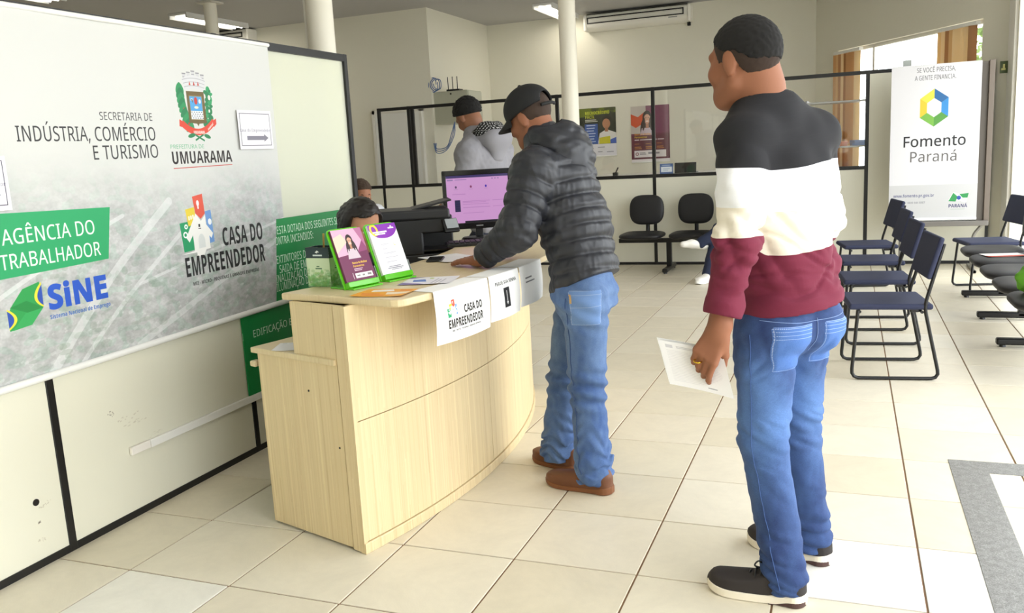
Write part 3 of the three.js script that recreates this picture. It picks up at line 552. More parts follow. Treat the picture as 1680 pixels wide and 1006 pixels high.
// ---------------------------------------------------------------- leaflets, cards and papers on the countertop
function womanPrint(x, cx, cy, s) {                             // printed photo of a smiling woman with long dark hair
  disc(x, cx, cy - 4 * s, 34 * s, 50 * s, '#2a1a1c'); disc(x, cx - 30 * s, cy + 60 * s, 20 * s, 60 * s, '#2c1a1c', 0.15); disc(x, cx + 32 * s, cy + 60 * s, 22 * s, 66 * s, '#2c1a1c', -0.15);
  poly(x, [[cx - 62 * s, cy + 150 * s], [cx - 40 * s, cy + 66 * s], [cx + 40 * s, cy + 66 * s], [cx + 66 * s, cy + 150 * s]], '#cdbcc8'); x.fillStyle = '#b98268'; x.fillRect(cx - 11 * s, cy + 28 * s, 22 * s, 40 * s);
  disc(x, cx, cy + 4 * s, 24 * s, 33 * s, '#d3a188'); disc(x, cx, cy + 20 * s, 10 * s, 4 * s, '#f6ece8'); for (const k of [-1, 1]) disc(x, cx + 9 * s * k, cy - 3 * s, 4 * s, 2 * s, '#33211f');
  for (const k of [-1, 1]) disc(x, cx + 26 * s * k, cy + 40 * s, 9 * s, 46 * s, '#352023', -0.1 * k);
}
const leaflet1 = canvasTexture(520, 740, (x, w, h) => {
  x.fillStyle = '#8d3f6d'; x.fillRect(0, 0, w, h); poly(x, [[0, 0], [w, 0], [w, 120], [330, 360], [0, 420]], '#d9a9c4'); poly(x, [[0, 110], [150, 60], [220, 180], [0, 330]], '#f0c9b6'); poly(x, [[w, 0], [w, 300], [390, 0]], '#b06a92');
  poly(x, [[0, 380], [w, 330], [w, h], [0, h]], '#6d2350'); womanPrint(x, 262, 170, 1.7);
  fitText(x, 'Banco da Mulher', 190, 500, 260, 30, { fill: '#f0c437', weight: 'bold' }); fitText(x, 'Paranaense', 190, 546, 190, 28, { fill: '#f0c437', weight: 'bold' }); softLines(x, [[190, 566, 150, 11], [190, 588, 128, 11]], '#d9b9cc');
  x.fillStyle = '#f4f0ee'; x.fillRect(180, 632, 300, 70); softLines(x, [[206, 656, 56, 20], [300, 656, 40, 22], [390, 650, 66, 30]], '#8e8a8c'); x.fillStyle = '#d9c9d4'; x.fillRect(140, 620, 8, 90);
});
const leaflet2 = canvasTexture(520, 740, (x, w, h) => {
  x.fillStyle = '#f7f6f9'; x.fillRect(0, 0, w, h); x.fillStyle = '#8b35b5'; x.beginPath(); x.moveTo(0, 0); x.lineTo(w, 0); x.lineTo(w, 90); x.quadraticCurveTo(430, 240, 180, 205); x.quadraticCurveTo(60, 190, 0, 70); x.fill();
  x.strokeStyle = '#ecd23a'; x.lineWidth = 34; x.beginPath(); x.ellipse(96, 80, 56, 74, -0.3, 0, 7); x.stroke(); x.fillStyle = '#fff'; x.fillRect(64, 104, 260, 22); x.fillRect(96, 134, 190, 20);
  softLines(x, [[364, 60, 110, 20]], '#f4e9fa'); poly(x, [[400, 56], [424, 30], [450, 56]], '#f4e9fa');
  for (let i = 0; i < 5; i++) { disc(x, 110, 300 + i * 66, 10, 10, '#dcd8e4'); softLines(x, [[140, 294 + i * 66, [140, 90, 230, 240, 200][i], 10], [140, 310 + i * 66, [90, 60, 160, 120, 60][i], 7]], '#c3c0cc'); }
  softLines(x, [[160, 628, 220, 12], [130, 650, 290, 14], [190, 674, 200, 10]], '#8f8c99'); x.strokeStyle = '#e2c93c'; x.lineWidth = 5; x.beginPath(); x.moveTo(380, 300); x.lineTo(380, 330); x.lineTo(410, 330); x.stroke();
});
const limePlastic = phy(0x5fc41e, 0.25, { clearcoat: 0.4 });
function leafletHolder(label, x, z, turn, tex, leafLabel) {
  const lean = 0.36, t = thing('leaflet_holder', label, 'leaflet holder', [x, TOP, z], turn), tilt = (g) => g.rotateZ(lean).translate(0.0, 0.012, 0);   // local +x is the front
  mesh('base', box(-0.1, 0.035, 0, 0.007, -0.075, 0.075, 0.003), limePlastic, t);
  const s = new THREE.Shape(), w = 0.082, hh = 0.238, r = 0.022; s.moveTo(-w, 0); s.lineTo(w, 0); s.lineTo(w, hh - r); s.quadraticCurveTo(w, hh, w - r, hh); s.lineTo(-w + r, hh); s.quadraticCurveTo(-w, hh, -w, hh - r);
  mesh('back_plate', tilt(new THREE.ExtrudeGeometry(s, { depth: 0.005, bevelEnabled: true, bevelSize: 0.001, bevelThickness: 0.001, bevelSegments: 1 }).rotateY(Math.PI / 2).translate(-0.014, -0.008, 0)), limePlastic, t);
  mesh('front_lip', tilt(box(-0.01, 0.016, -0.008, 0.014, -0.078, 0.078, 0.003)), limePlastic, t);
  mesh('side_fin', tilt(box(-0.006, 0.006, 0.0, 0.062, -0.084, -0.0815)), phy(0xcdd2d2, 0.2, { transmission: 0.5, thickness: 0 }), t);
  const l = thing('leaflet_stack', leafLabel, 'leaflets', [x, TOP, z], turn);
  const g = new THREE.BoxGeometry(0.012, 0.208, 0.15).translate(0.0, 0.118, 0), mats = std(0xffffff, 0.4, { map: tex });
  const uv = g.attributes.uv; for (let i = 0; i < uv.count; i++) if (i >= 4) uv.setXY(i, 0.02, 0.02);
  mesh('leaflets', tilt(g), mats, l);
}
leafletHolder('lime green leaflet holder standing next to the small green box', -0.175, -0.15, -0.3, leaflet1, 'stack of purple leaflets with a smiling woman on the counter');
leafletHolder('lime green leaflet holder with white leaflets, nearer the printer', -0.13, -0.345, -0.3, leaflet2, 'stack of white and violet leaflets in the holder near the printer');
{
  const tex = canvasTexture(400, 560, (x, w, h) => {
    x.fillStyle = '#cfe0bd'; x.fillRect(0, 0, w, h); for (let i = 0; i < 260; i++) { const v = Math.sqrt(rnd()); disc(x, rnd() * w, h * (0.55 + 0.45 * v), 10 + 30 * rnd(), 8 + 20 * rnd(), `rgba(${80 + 50 * rnd()},${140 + 40 * rnd()},${70 + 30 * rnd()},.28)`); }
    x.fillStyle = '#23343a'; x.fillRect(0, 0, w, 150); softLines(x, [[120, 100, 160, 22]], '#d5dfe0'); poly(x, [[160, 70], [200, 40], [236, 70], [210, 66], [196, 84]], '#eef3f3'); softLines(x, [[170, 262, 50, 14], [150, 290, 110, 16]], '#4a7350');
  });
  const b = thing('carton_box', 'small green carton box with a dark band at the counter end', 'box', [-0.36, TOP, -0.185], -0.08), m = std(0xffffff, 0.5, { map: tex });
  mesh('carton', [box(-0.056, 0.056, 0, 0.155, -0.04, -0.038), box(-0.056, 0.056, 0, 0.155, 0.038, 0.04), box(-0.056, -0.054, 0, 0.155, -0.04, 0.04), box(0.054, 0.056, 0, 0.155, -0.04, 0.04), box(-0.056, 0.056, 0, 0.003, -0.04, 0.04)], m, b);
  const p = thing('wooden_stick', 'wooden stick standing upright in the small green carton box', 'stick', [-0.375, TOP + 0.004, -0.2], 0); mesh('stick', bar([0, 0, 0], [0.012, 0.2, 0], 0.004, 8), std(0xb8954a, 0.6), p);
}
function lying(name, label, cat, x, z, w, d, turn, tex, y = TOP, curl = 0.004) {
  const s = thing(name, label, cat, [x, y, z], turn);
  mesh('sheet', grid(8, 8, (u, v) => [(u - 0.5) * w, 0.0018 + curl * Math.pow(Math.abs(u - 0.5) * 2, 3) * v, (v - 0.5) * d]), std(0xffffff, 0.55, { map: tex, side: THREE.DoubleSide }), s); return s;
}
const orangeTex = canvasTexture(420, 300, (x, w, h) => { x.fillStyle = '#f0a81e'; x.fillRect(0, 0, w, h); poly(x, [[60, 40], [220, 20], [260, 90], [80, 120]], '#f7efe4'); poly(x, [[220, 130], [400, 110], [400, 190], [250, 220]], '#f5e3c6'); softLines(x, [[40, 180, 150, 26], [60, 230, 190, 22], [290, 40, 100, 30]], '#e2762a'); });
const whiteTex = canvasTexture(420, 300, (x, w, h) => { x.fillStyle = '#eeedf4'; x.fillRect(0, 0, w, h); poly(x, [[0, 0], [140, 0], [60, 120], [0, 160]], '#8d7cb4'); poly(x, [[160, 60], [280, 40], [300, 110], [170, 140]], '#5a7fcc'); softLines(x, [[60, 180, 280, 10], [60, 204, 240, 10], [60, 228, 260, 10]], '#c3c0cc'); poly(x, [[350, 0], [420, 0], [420, 90]], '#6c5aa0'); disc(x, 350, 140, 24, 14, '#b9d06a'); });
lying('flyer', 'orange and white flyers lying at the near corner of the counter', 'flyer', -0.005, -0.02, 0.2, 0.17, 0.1, orangeTex);
lying('flyer', 'white and blue flyers lying in front of the white leaflets', 'flyer', 0.035, -0.3, 0.19, 0.2, 1.75, whiteTex);
const docTex = canvasTexture(420, 560, (x, w, h) => { x.fillStyle = '#f4f3f6'; x.fillRect(0, 0, w, h); softLines(x, [[40, 40, 46, 40], [110, 46, 240, 9], [110, 62, 180, 9]], '#d2d1d8'); for (let i = 0; i < 20; i++) softLines(x, [[40, 110 + i * 20, 140 + 200 * Math.abs(Math.sin(i * 3.3)), 5]], '#e0dee4'); softLines(x, [[260, 500, 60, 12]], '#a3a2ac'); });
lying('paper_sheet', 'white form lying on the counter under the leaning man\'s hand', 'paper', -0.2, -1.0, 0.21, 0.3, 0.9, docTex);
lying('paper_sheet', 'white sheet lying on the low desk shelf at the counter end', 'paper', -0.46, -0.08, 0.15, 0.15, 0.4, docTex, 0.738);
{ // phone
  const p = thing('mobile_phone', 'black mobile phone lying on the counter by the man\'s hand', 'phone', [-0.245, TOP, -0.93], 0.35);
  mesh('case', box(-0.037, 0.037, 0, 0.009, -0.075, 0.075, 0.004), C.darkPlastic, p); mesh('screen_glass', box(-0.034, 0.034, 0.009, 0.0098, -0.071, 0.071), phy(0x08090b, 0.08), p);
}
{ // keyboard
  const k = thing('keyboard', 'black computer keyboard on the counter in front of the monitor', 'keyboard', [-0.265, TOP, -1.6], 0.5);
  mesh('tray', box(-0.22, 0.22, 0, 0.018, -0.075, 0.075, 0.006), C.darkPlastic, k);
  const km = std(0x1f2022, 0.5); for (let r = 0; r < 5; r++) for (let c = 0; c < 14; c++) mesh('key', box(-0.205 + c * 0.029, -0.18 + c * 0.029, 0.018, 0.024, -0.062 + r * 0.026, -0.04 + r * 0.026, 0.002), km, k);
}
{ // monitor
  const tex = canvasTexture(960, 780, (x, w, h) => {
    x.fillStyle = '#d9a0d8'; x.fillRect(0, 0, w, h); x.fillStyle = '#3a2c6a'; x.fillRect(0, 0, w, 44); softLines(x, [[20, 62, 90, 22], [140, 66, 180, 12], [700, 64, 26, 18], [744, 64, 26, 18], [790, 64, 26, 18]], '#9a7ab2');
    for (const [a, c] of [[150, '#5a3a6a'], [380, '#8a3a6a'], [610, '#4a2ab0']]) { disc(x, a, 190, 15, 20, c); softLines(x, [[a - 30, 226, 60, 6]], '#b98ac0'); }
    softLines(x, [[90, 300, 200, 12], [240, 420, 420, 10], [240, 440, 360, 8], [240, 470, 400, 8], [240, 520, 420, 10], [240, 610, 320, 8], [700, 420, 180, 10], [700, 520, 150, 8]], '#c285c6'); x.fillStyle = '#1d1848'; x.fillRect(120, 400, 84, 190); softLines(x, [[132, 440, 60, 4], [132, 480, 60, 4], [132, 520, 60, 4], [132, 560, 60, 4]], '#3a3468');
    x.fillStyle = '#15121f'; x.fillRect(260, 742, 700, 38);
  });
  const m = thing('computer_monitor', 'black computer monitor showing a pink web page on the counter', 'monitor', [-0.42, TOP, -1.88], 0.5);
  mesh('stand_base', new THREE.CylinderGeometry(0.1, 0.11, 0.012, 32).scale(1, 1, 0.75).translate(0, 0.006, -0.02), C.darkPlastic, m);
  mesh('stand_neck', box(-0.022, 0.022, 0.01, 0.16, -0.05, -0.028, 0.005), C.darkPlastic, m);
  const t = (g) => g.rotateX(-0.06).rotateZ(0.0).translate(0, 0.06, 0);
  mesh('housing', t(box(-0.2, 0.2, 0.0, 0.335, -0.045, -0.002, 0.008)), phy(0x0e0e10, 0.2), m);
  mesh('bezel', [box(-0.2, 0.2, 0.305, 0.335, -0.004, 0.006, 0.003), box(-0.2, 0.2, 0, 0.035, -0.004, 0.006, 0.003), box(-0.2, -0.178, 0, 0.335, -0.004, 0.006, 0.003), box(0.178, 0.2, 0, 0.335, -0.004, 0.006, 0.003)].map(t), phy(0x0e0e10, 0.2), m);
  mesh('screen', t(new THREE.PlaneGeometry(0.36, 0.274).translate(0, 0.17, 0.0005)), new THREE.MeshStandardMaterial({ color: 0x0a0a0a, roughness: 0.3, emissive: 0xffffff, emissiveMap: tex, emissiveIntensity: 1.0 }), m);
  mesh('badge', t(box(-0.02, 0.02, 0.014, 0.02, 0.006, 0.0068)), C.steel, m);
  const a = new THREE.RectAreaLight(0xffc4f4, 0.4, 0.36, 0.274); a.position.set(0, 0.23, 0.012); a.rotation.y = Math.PI; m.add(a);
}
{ // printer on its low table
  const t = thing('printer_table', 'light wood side table carrying the black printer behind the counter', 'table', [-0.81, 0, -1.66]);
  mesh('table_top', metreUV(box(-0.18, 0.16, 0.715, 0.738, -0.32, 0.3, 0.004)), woodTop, t);
  for (const [x, z] of [[-0.16, -0.3], [0.14, -0.3], [-0.16, 0.28], [0.14, 0.28]]) mesh('leg', box(x - 0.018, x + 0.018, 0, 0.715, z - 0.018, z + 0.018, 0.003), wood, t);
  const p = thing('multifunction_printer', 'black multifunction printer with open feeder tray behind the leaflets', 'printer', [-0.675, 0.738, -1.6], 0.52);
  const k = std(0x1b1c1f, 0.45), k2 = std(0x26272a, 0.5);
  mesh('body', [box(-0.22, 0.22, 0, 0.19, -0.16, 0.16, 0.012), box(-0.22, 0.02, 0.18, 0.38, -0.16, 0.16, 0.014), box(0.0, 0.2, 0.18, 0.38, -0.16, -0.07, 0.01), box(0.0, 0.15, 0.3, 0.38, -0.16, 0.16, 0.01)], k, p);
  mesh('scanner_lid', box(-0.22, 0.17, 0.375, 0.43, -0.17, 0.17, 0.014), k2, p);
  mesh('feeder_tray', box(-0.06, 0.16, 0, 0.01, -0.13, 0.13, 0.004).rotateZ(0.2).translate(0.03, 0.435, 0), k2, p);
  mesh('paper_drawer', [box(-0.2, 0.2, 0.03, 0.15, 0.155, 0.17, 0.004)], k2, p);
  mesh('output_slot', box(0.0, 0.2, 0.2, 0.21, -0.14, 0.14), C.black, p);
  mesh('control_panel', box(-0.045, 0.045, -0.04, 0.04, -0.01, 0.01, 0.006).rotateX(-0.5).rotateY(0.35).translate(0.17, 0.335, 0.16), C.blackMetal, p);
  mesh('display', box(-0.03, 0.04, -0.02, 0.035, 0.01, 0.012).rotateX(-0.5).rotateY(0.35).translate(0.17, 0.335, 0.16), phy(0x9a9fa2, 0.15), p);
  mesh('round_logo', new THREE.CylinderGeometry(0.014, 0.014, 0.003, 24).rotateX(Math.PI / 2).translate(0.05, 0.11, 0.1715), std(0xd8d4c4, 0.4), p);
}
// ---------------------------------------------------------------- objects at the back of the hall
{
  const b = thing('network_cabinet', 'grey metal network cabinet on the wall behind the hooded man', 'cabinet', [-3.95, 1.9, -8.66]);
  const g = std(0xb6b7a4, 0.45); mesh('body', box(0, 0.52, 0, 0.45, -0.5, 0, 0.006), g, b); mesh('door', box(0.52, 0.535, 0.015, 0.435, -0.485, -0.015, 0.004), std(0xc2c3b2, 0.4), b); mesh('lock', new THREE.CylinderGeometry(0.012, 0.012, 0.01, 16).rotateX(Math.PI / 2).translate(0.27, 0.41, 0.004), C.black, b);
  const r = thing('wifi_router', 'wireless router with three black aerials on top of the network cabinet', 'router', [-3.68, 2.35, -8.8]);
  mesh('housing', box(-0.1, 0.1, 0, 0.03, -0.07, 0.07, 0.008), C.darkPlastic, r); for (const x of [-0.07, 0, 0.07]) mesh('aerial', bar([x, 0.02, 0.06], [x * 1.05, 0.2, 0.06], 0.006, 8), C.darkPlastic, r);
  const blue = std(0x4a6fa8, 0.5); const mk = (label, at, runs) => { const c = thing('cable_bundle', label, 'cables', at); runs.forEach((p) => mesh('cable', tube(p, 0.006, 6, 40), blue, c)); };
  const loops = []; for (let i = 0; i < 4; i++) { const p = []; for (let k = 0; k < 14; k++) { const a = k / 13 * 5.6 + i; p.push([0.06 * Math.cos(a) + 0.03 * i - 0.05, 0.1 + (0.1 - 0.01 * i) * Math.sin(a), 0.01 * i + 0.02 * Math.cos(a * 2)]); } loops.push(p); }
  mk('coil of blue network cable beside the top of the grey network cabinet', [-3.88, 2.35, -8.62], loops);
  mk('blue network cables hanging in a loop below the grey network cabinet', [-3.9, 1.9, -8.56], [0, 1, 2].map((i) => [[0.3, 0.02, 0], [0.28 - 0.02 * i, -0.16, 0.01 * i], [0.16, -0.36 + 0.02 * i, 0.02], [0.0, -0.4 + 0.03 * i, 0.01], [-0.05 + 0.02 * i, -0.26, 0]]));
}
function wallAC(label, x0, x1, y0, y1, z) {
  const w = x1 - x0, h = y1 - y0, a = thing('air_conditioner', label, 'air conditioner', [(x0 + x1) / 2, y0, z]);
  const s = new THREE.Shape(); s.moveTo(0, 0); s.lineTo(0.1, 0); s.quadraticCurveTo(0.22, 0.02, 0.23, 0.1); s.lineTo(0.22, h - 0.03); s.quadraticCurveTo(0.21, h, 0.18, h); s.lineTo(0, h);
  mesh('housing', new THREE.ExtrudeGeometry(s, { depth: w - 0.1, bevelEnabled: false }).rotateY(-Math.PI / 2).translate(w / 2 - 0.05, 0, 0), std(0xf1efe6, 0.4), a);
  for (const k of [-1, 1]) mesh('end_cap', box(k * (w / 2 - 0.05), k * w / 2, 0.0, h, 0, 0.235, 0.02), std(0xf1efe6, 0.4), a);
  mesh('outlet_trim', [box(-w / 2 + 0.06, w / 2 - 0.1, h - 0.06, h - 0.045, 0.225, 0.238), box(-w / 2 + 0.06, w / 2 - 0.1, 0.1, 0.115, 0.225, 0.24), box(-w / 2 + 0.06, -w / 2 + 0.075, 0.1, h - 0.045, 0.225, 0.238), box(w / 2 - 0.115, w / 2 - 0.1, 0.1, h - 0.045, 0.225, 0.238)], C.black, a);
  mesh('louvre', box(-w / 2 + 0.08, w / 2 - 0.12, 0.125, h - 0.07, 0.222, 0.236, 0.004), std(0xe9e7de, 0.4), a);
  mesh('air_grille', box(-w / 2 + 0.05, w / 2 - 0.05, h - 0.004, h + 0.006, 0.02, 0.2), C.black, a); mesh('badge', box(w * 0.3, w * 0.38, 0.07, 0.082, 0.232, 0.236), C.steel, a); mesh('drain_elbow', box(w / 2 - 0.08, w / 2 - 0.03, -0.05, 0.01, 0.02, 0.07, 0.01), C.black, a);
}
wallAC('long white air conditioner high on the back wall', -2.26, -0.63, 3.22, 3.46, -10.8);
wallAC('far air conditioner on the left wall, above the banner edge', -7.9, -6.8, 3.26, 3.48, -8.6);
const poster1 = canvasTexture(500, 640, (x, w, h) => {
  x.fillStyle = '#2d3326'; x.fillRect(0, 0, w, h); poly(x, [[0, 0], [500, 0], [500, 70], [0, 120]], '#6f7d22'); for (let i = 0; i < 40; i++) disc(x, 200 + rnd() * 300, rnd() * 260, 20 + rnd() * 30, 20 + rnd() * 20, `rgba(60,62,50,.5)`);
  disc(x, 380, 160, 62, 50, '#2b2420'); disc(x, 372, 215, 52, 66, '#c08a66'); poly(x, [[250, 480], [280, 340], [372, 290], [500, 340], [500, 480]], '#e8e6e2'); x.fillStyle = '#b47e5c'; x.fillRect(350, 262, 44, 60);
  x.fillStyle = '#3f62b0'; x.fillRect(80, 210, 176, 270); for (let i = 0; i < 7; i++) softLines(x, [[104, 224 + i * 36, 120 - 10 * (i % 3), 12]], '#c7d3ee'); poly(x, [[270, 400], [420, 380], [420, 480], [270, 480]], '#d8d12e'); poly(x, [[420, 430], [500, 400], [500, 480], [420, 480]], '#4264c0');
  fitText(x, 'MICROCRÉDITO', 88, 84, 330, 38, { fill: '#d9de3a', weight: 'bold' }); fitText(x, 'FÁCIL', 88, 136, 130, 36, { fill: '#d9de3a', weight: 'bold' }); softLines(x, [[88, 152, 150, 10], [88, 172, 170, 10]], '#dcdccf');
  x.fillStyle = '#ecebf2'; x.fillRect(0, 482, w, h); softLines(x, [[60, 530, 130, 16], [250, 520, 90, 12], [250, 580, 60, 12], [370, 585, 90, 12]], '#a9a8b4');
});
const poster2 = canvasTexture(480, 670, (x, w, h) => {
  x.fillStyle = '#6d2a44'; x.fillRect(0, 0, w, h); x.fillStyle = '#c9c0b8'; x.fillRect(0, 0, 190, 330); poly(x, [[0, 90], [90, 130], [190, 60], [190, 190], [60, 260], [0, 220]], '#d8562a'); x.fillStyle = '#7d3a5c'; x.fillRect(190, 0, 290, 330); womanPrint(x, 205, 150, 1.7); x.fillStyle = '#632338'; x.fillRect(0, 350, w, 330);
  fitText(x, 'Banco da Mulher', 40, 350, 210, 24, { fill: '#dd9a3a', weight: 'bold' }); fitText(x, 'Paranaense', 40, 384, 160, 22, { fill: '#e0c23a', weight: 'bold' }); softLines(x, [[40, 400, 60, 12], [110, 400, 150, 12], [270, 400, 50, 12], [330, 400, 80, 12]], '#d9ccd2');
  for (let i = 0; i < 3; i++) softLines(x, [[40 + i * 140, 450, 60, 8], [40 + i * 140, 486, 80, 12], [40 + i * 140, 506, 90, 10]], '#b9793a'); x.fillStyle = '#e8e2e4'; x.fillRect(34, 534, 400, 84); x.strokeStyle = '#8a2b44'; x.lineWidth = 8; x.beginPath(); x.arc(70, 576, 16, 0, 7); x.stroke(); softLines(x, [[104, 560, 70, 8], [104, 576, 80, 8], [210, 556, 50, 24], [290, 560, 60, 20]], '#8b8590'); x.fillStyle = '#efeaec'; x.fillRect(0, 640, w, 30);
});
for (const [x0, x1, y0, y1, tex, label] of [[-2.46, -1.855, 1.33, 2.075, poster1, 'dark poster with yellow heading and a man in white, on the back wall'], [-1.615, -1.015, 1.205, 2.055, poster2, 'maroon poster with a dark haired woman, behind the black post']]) {
  const p = thing('wall_poster', label, 'poster', [(x0 + x1) / 2, y0, -10.798]); mesh('sheet', new THREE.BoxGeometry(x1 - x0, y1 - y0, 0.004).translate(0, (y1 - y0) / 2, 0.003), std(0xffffff, 0.5, { map: tex }), p);
  mesh('hanging_rod', bar([-(x1 - x0) / 2, -0.008, 0.006], [(x1 - x0) / 2, -0.008, 0.006], 0.009, 10), C.white, p);
}
{ // things on the partition ledge
  const n = thing('desk_nameplate', 'small blue and white card standing behind the glass partition', 'card', [-0.49, 1.1, -7.8]);
  mesh('card', new THREE.BoxGeometry(0.16, 0.12, 0.006).translate(0, 0.06, 0), std(0xffffff, 0.5, { map: canvasTexture(240, 180, (x, w, h) => { x.fillStyle = '#4f6fa6'; x.fillRect(0, 0, w, h); x.fillStyle = '#e6ecf2'; x.fillRect(20, 56, 200, 92); softLines(x, [[40, 22, 150, 14], [60, 86, 120, 10], [60, 112, 90, 10]], '#9fb1cc'); }) }), n);
  mesh('stand', box(-0.03, 0.03, 0, 0.02, -0.04, -0.002), C.steel, n);
  const t = thing('laptop', 'dark laptop screen standing behind the glass beside the blue card', 'laptop', [-0.27, 1.1, -7.83]);
  mesh('screen_lid', box(-0.13, 0.13, 0.004, 0.125, -0.006, 0.004, 0.004).rotateX(-0.15), C.darkPlastic, t); mesh('keyboard_base', box(-0.13, 0.13, 0, 0.01, -0.16, 0.0, 0.003), C.darkPlastic, t);
  const d = thing('desk_organiser', 'small dark desk item behind the glass, left of the maroon poster', 'desk item', [-1.13, 1.1, -7.83]);
  mesh('holder', box(-0.03, 0.03, 0, 0.04, -0.03, 0.03, 0.006), C.darkPlastic, d); mesh('pen', bar([0.0, 0.03, 0], [0.035, 0.1, 0], 0.008, 8), C.darkPlastic, d);
  const s = thing('desk', 'pale desk behind the far glass partition', 'desk', [-0.6, 0, -8.15]); mesh('desk_top', box(-1.1, 1.1, 1.06, 1.1, -0.36, 0.36, 0.004), C.whitePaint, s); for (const x of [-1.07, 1.07]) mesh('side', box(x - 0.02, x + 0.02, 0, 1.06, -0.34, 0.34), C.whitePaint, s);
}
{ // brochure rack behind the glass
  const r = thing('brochure_rack', 'metal and glass brochure rack behind the glass partition by the window', 'rack', [1.45, 0, -8.45]);
  for (const [x, z] of [[-0.36, -0.18], [0.34, -0.18], [-0.36, 0.18], [0.34, 0.18]]) mesh('upright', bar([x, 0, z], [x, 1.86, z], 0.018, 10), C.steel, r);
  for (const y of [0.3, 0.62, 0.98, 1.32, 1.84]) mesh('shelf', box(-0.38, 0.36, y - 0.02, y, -0.2, 0.2, 0.004), C.steel, r);
  const cols = [[1.32, [0x6f8fd0, 0xd08a6a, 0x7d9ad8]], [0.98, [0x7d3550, 0x8a4a62, 0x5d2a44]], [0.62, [0x333336, 0xb8b8b4, 0x2a2c30]]], names = { 1.32: 'upper', 0.98: 'middle', 0.62: 'lower' }, tint = ['pale', 'mixed', 'dark'];
  for (const [y, cs] of cols) cs.forEach((c, i) => { const b = thing('brochure_pile', `low pile of brochures on the ${names[y]} shelf of the metal rack, ${['left', 'middle', 'right'][i]} one`, 'brochures', [1.2 + i * 0.24, y, -8.42], 0.1 * (i - 1), 'brochures on the metal rack'); mesh('pile', [box(-0.1, 0.1, 0, 0.03, -0.14, 0.14, 0.003), box(-0.09, 0.1, 0.03, 0.042 + 0.01 * i, -0.13, 0.13, 0.003).rotateY(0.12)], std(c, 0.5), b); });
}
{ // easel with the roll-down banner
  const e = thing('display_easel', 'grey wheeled board easel holding the white lender banner by the pilaster', 'easel', [2.42, 0, -7.2]), g = std(0x6e6a64, 0.5), l = std(0x8c8a84, 0.4, { metalness: 0.4 });
  mesh('board', box(-0.44, 0.465, 0.5, 2.09, -0.05, -0.02, 0.004), std(0x5a534b, 0.6), e); mesh('side_rail', box(0.42, 0.47, 0.5, 2.1, -0.055, 0.005, 0.004), std(0x6b6055, 0.5), e); mesh('tray', box(-0.44, 0.46, 0.47, 0.52, -0.05, 0.06, 0.006), g, e); mesh('clip', box(-0.36, -0.28, 2.08, 2.16, -0.05, -0.02, 0.004), std(0x9aa09c, 0.5), e);
  for (const k of [-1, 1]) { mesh('leg', bentTube([[0.44 * k, 0.9, -0.05], [0.44 * k, 0.5, -0.06], [0.34 * k, 0.36, -0.08], [0.34 * k, 0.02, -0.1]], 0.06, 0.016), l, e); mesh('foot', bentTube([[0.34 * k, 0.016, -0.36], [0.34 * k, 0.016, 0.18]], 0.02, 0.016), l, e); }
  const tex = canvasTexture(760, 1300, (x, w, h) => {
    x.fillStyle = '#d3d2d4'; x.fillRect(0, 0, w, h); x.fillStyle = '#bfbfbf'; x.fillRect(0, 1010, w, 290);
    fitText(x, 'SE VOCÊ PRECISA,', 215, 64, 330, 38, { fill: '#4b4b4d' }); fitText(x, 'A GENTE FINANCIA.', 200, 128, 350, 38, { fill: '#4b4b4d' });
    const cx = 372, cy = 360, R = 158, r = 80, P = (a, q) => [cx + q * 0.88 * Math.sin(a * Math.PI / 3), cy - q * Math.cos(a * Math.PI / 3)];
    poly(x, [P(0, R), P(1, R), P(1, r), P(0, r)], '#1f5f96'); poly(x, [P(1, R), P(2, R), P(2, r), P(1, r)], '#2f86c6'); poly(x, [P(2, R), P(3, R), P(3, r), P(2, r)], '#4f8f3a'); poly(x, [P(3, R), P(4, R), P(4, r), P(3, r)], '#6fa83f'); poly(x, [P(4, R), P(5, R), P(5, r), P(4, r)], '#d9b82c'); poly(x, [P(5, R), P(6, R), P(6, r), P(5, r)], '#e3cd45');
    fitText(x, 'Fomento', 106, 682, 548, 88, { fill: '#1c1c1e', stroke: 2 }); fitText(x, 'Paraná', 166, 812, 420, 88, { fill: '#5b5856' });
    fitText(x, 'www.fomento.pr.gov.br', 40, 1114, 356, 26, { fill: '#55577c', weight: 'bold' }); fitText(x, 'Ouvidoria: 0800 644 8887', 40, 1170, 280, 18, { fill: '#8a8a90', weight: 'bold' });
    poly(x, [[520, 1150], [560, 1080], [620, 1100], [690, 1092], [668, 1170], [610, 1150]], '#f2f5f0'); poly(x, [[520, 1156], [560, 1084], [600, 1120], [580, 1160]], '#2c8a4b'); poly(x, [[610, 1098], [690, 1090], [680, 1130], [640, 1130]], '#2c8a4b'); disc(x, 608, 1128, 18, 18, '#2a4a9a'); fitText(x, 'PARANÁ', 520, 1210, 160, 28, { fill: '#2c2c5c', weight: 'bold' }); softLines(x, [[540, 1222, 120, 6]], '#a9b4a9');
  });
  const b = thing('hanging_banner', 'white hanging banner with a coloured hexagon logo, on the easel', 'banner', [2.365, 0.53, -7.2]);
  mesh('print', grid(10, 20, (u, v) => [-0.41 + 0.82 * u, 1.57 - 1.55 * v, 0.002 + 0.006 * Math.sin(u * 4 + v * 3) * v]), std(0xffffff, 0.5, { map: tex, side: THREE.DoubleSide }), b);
  mesh('bottom_rod', bar([-0.41, 0.01, 0.004], [0.41, 0.01, 0.004], 0.016, 12), C.white, b);
}
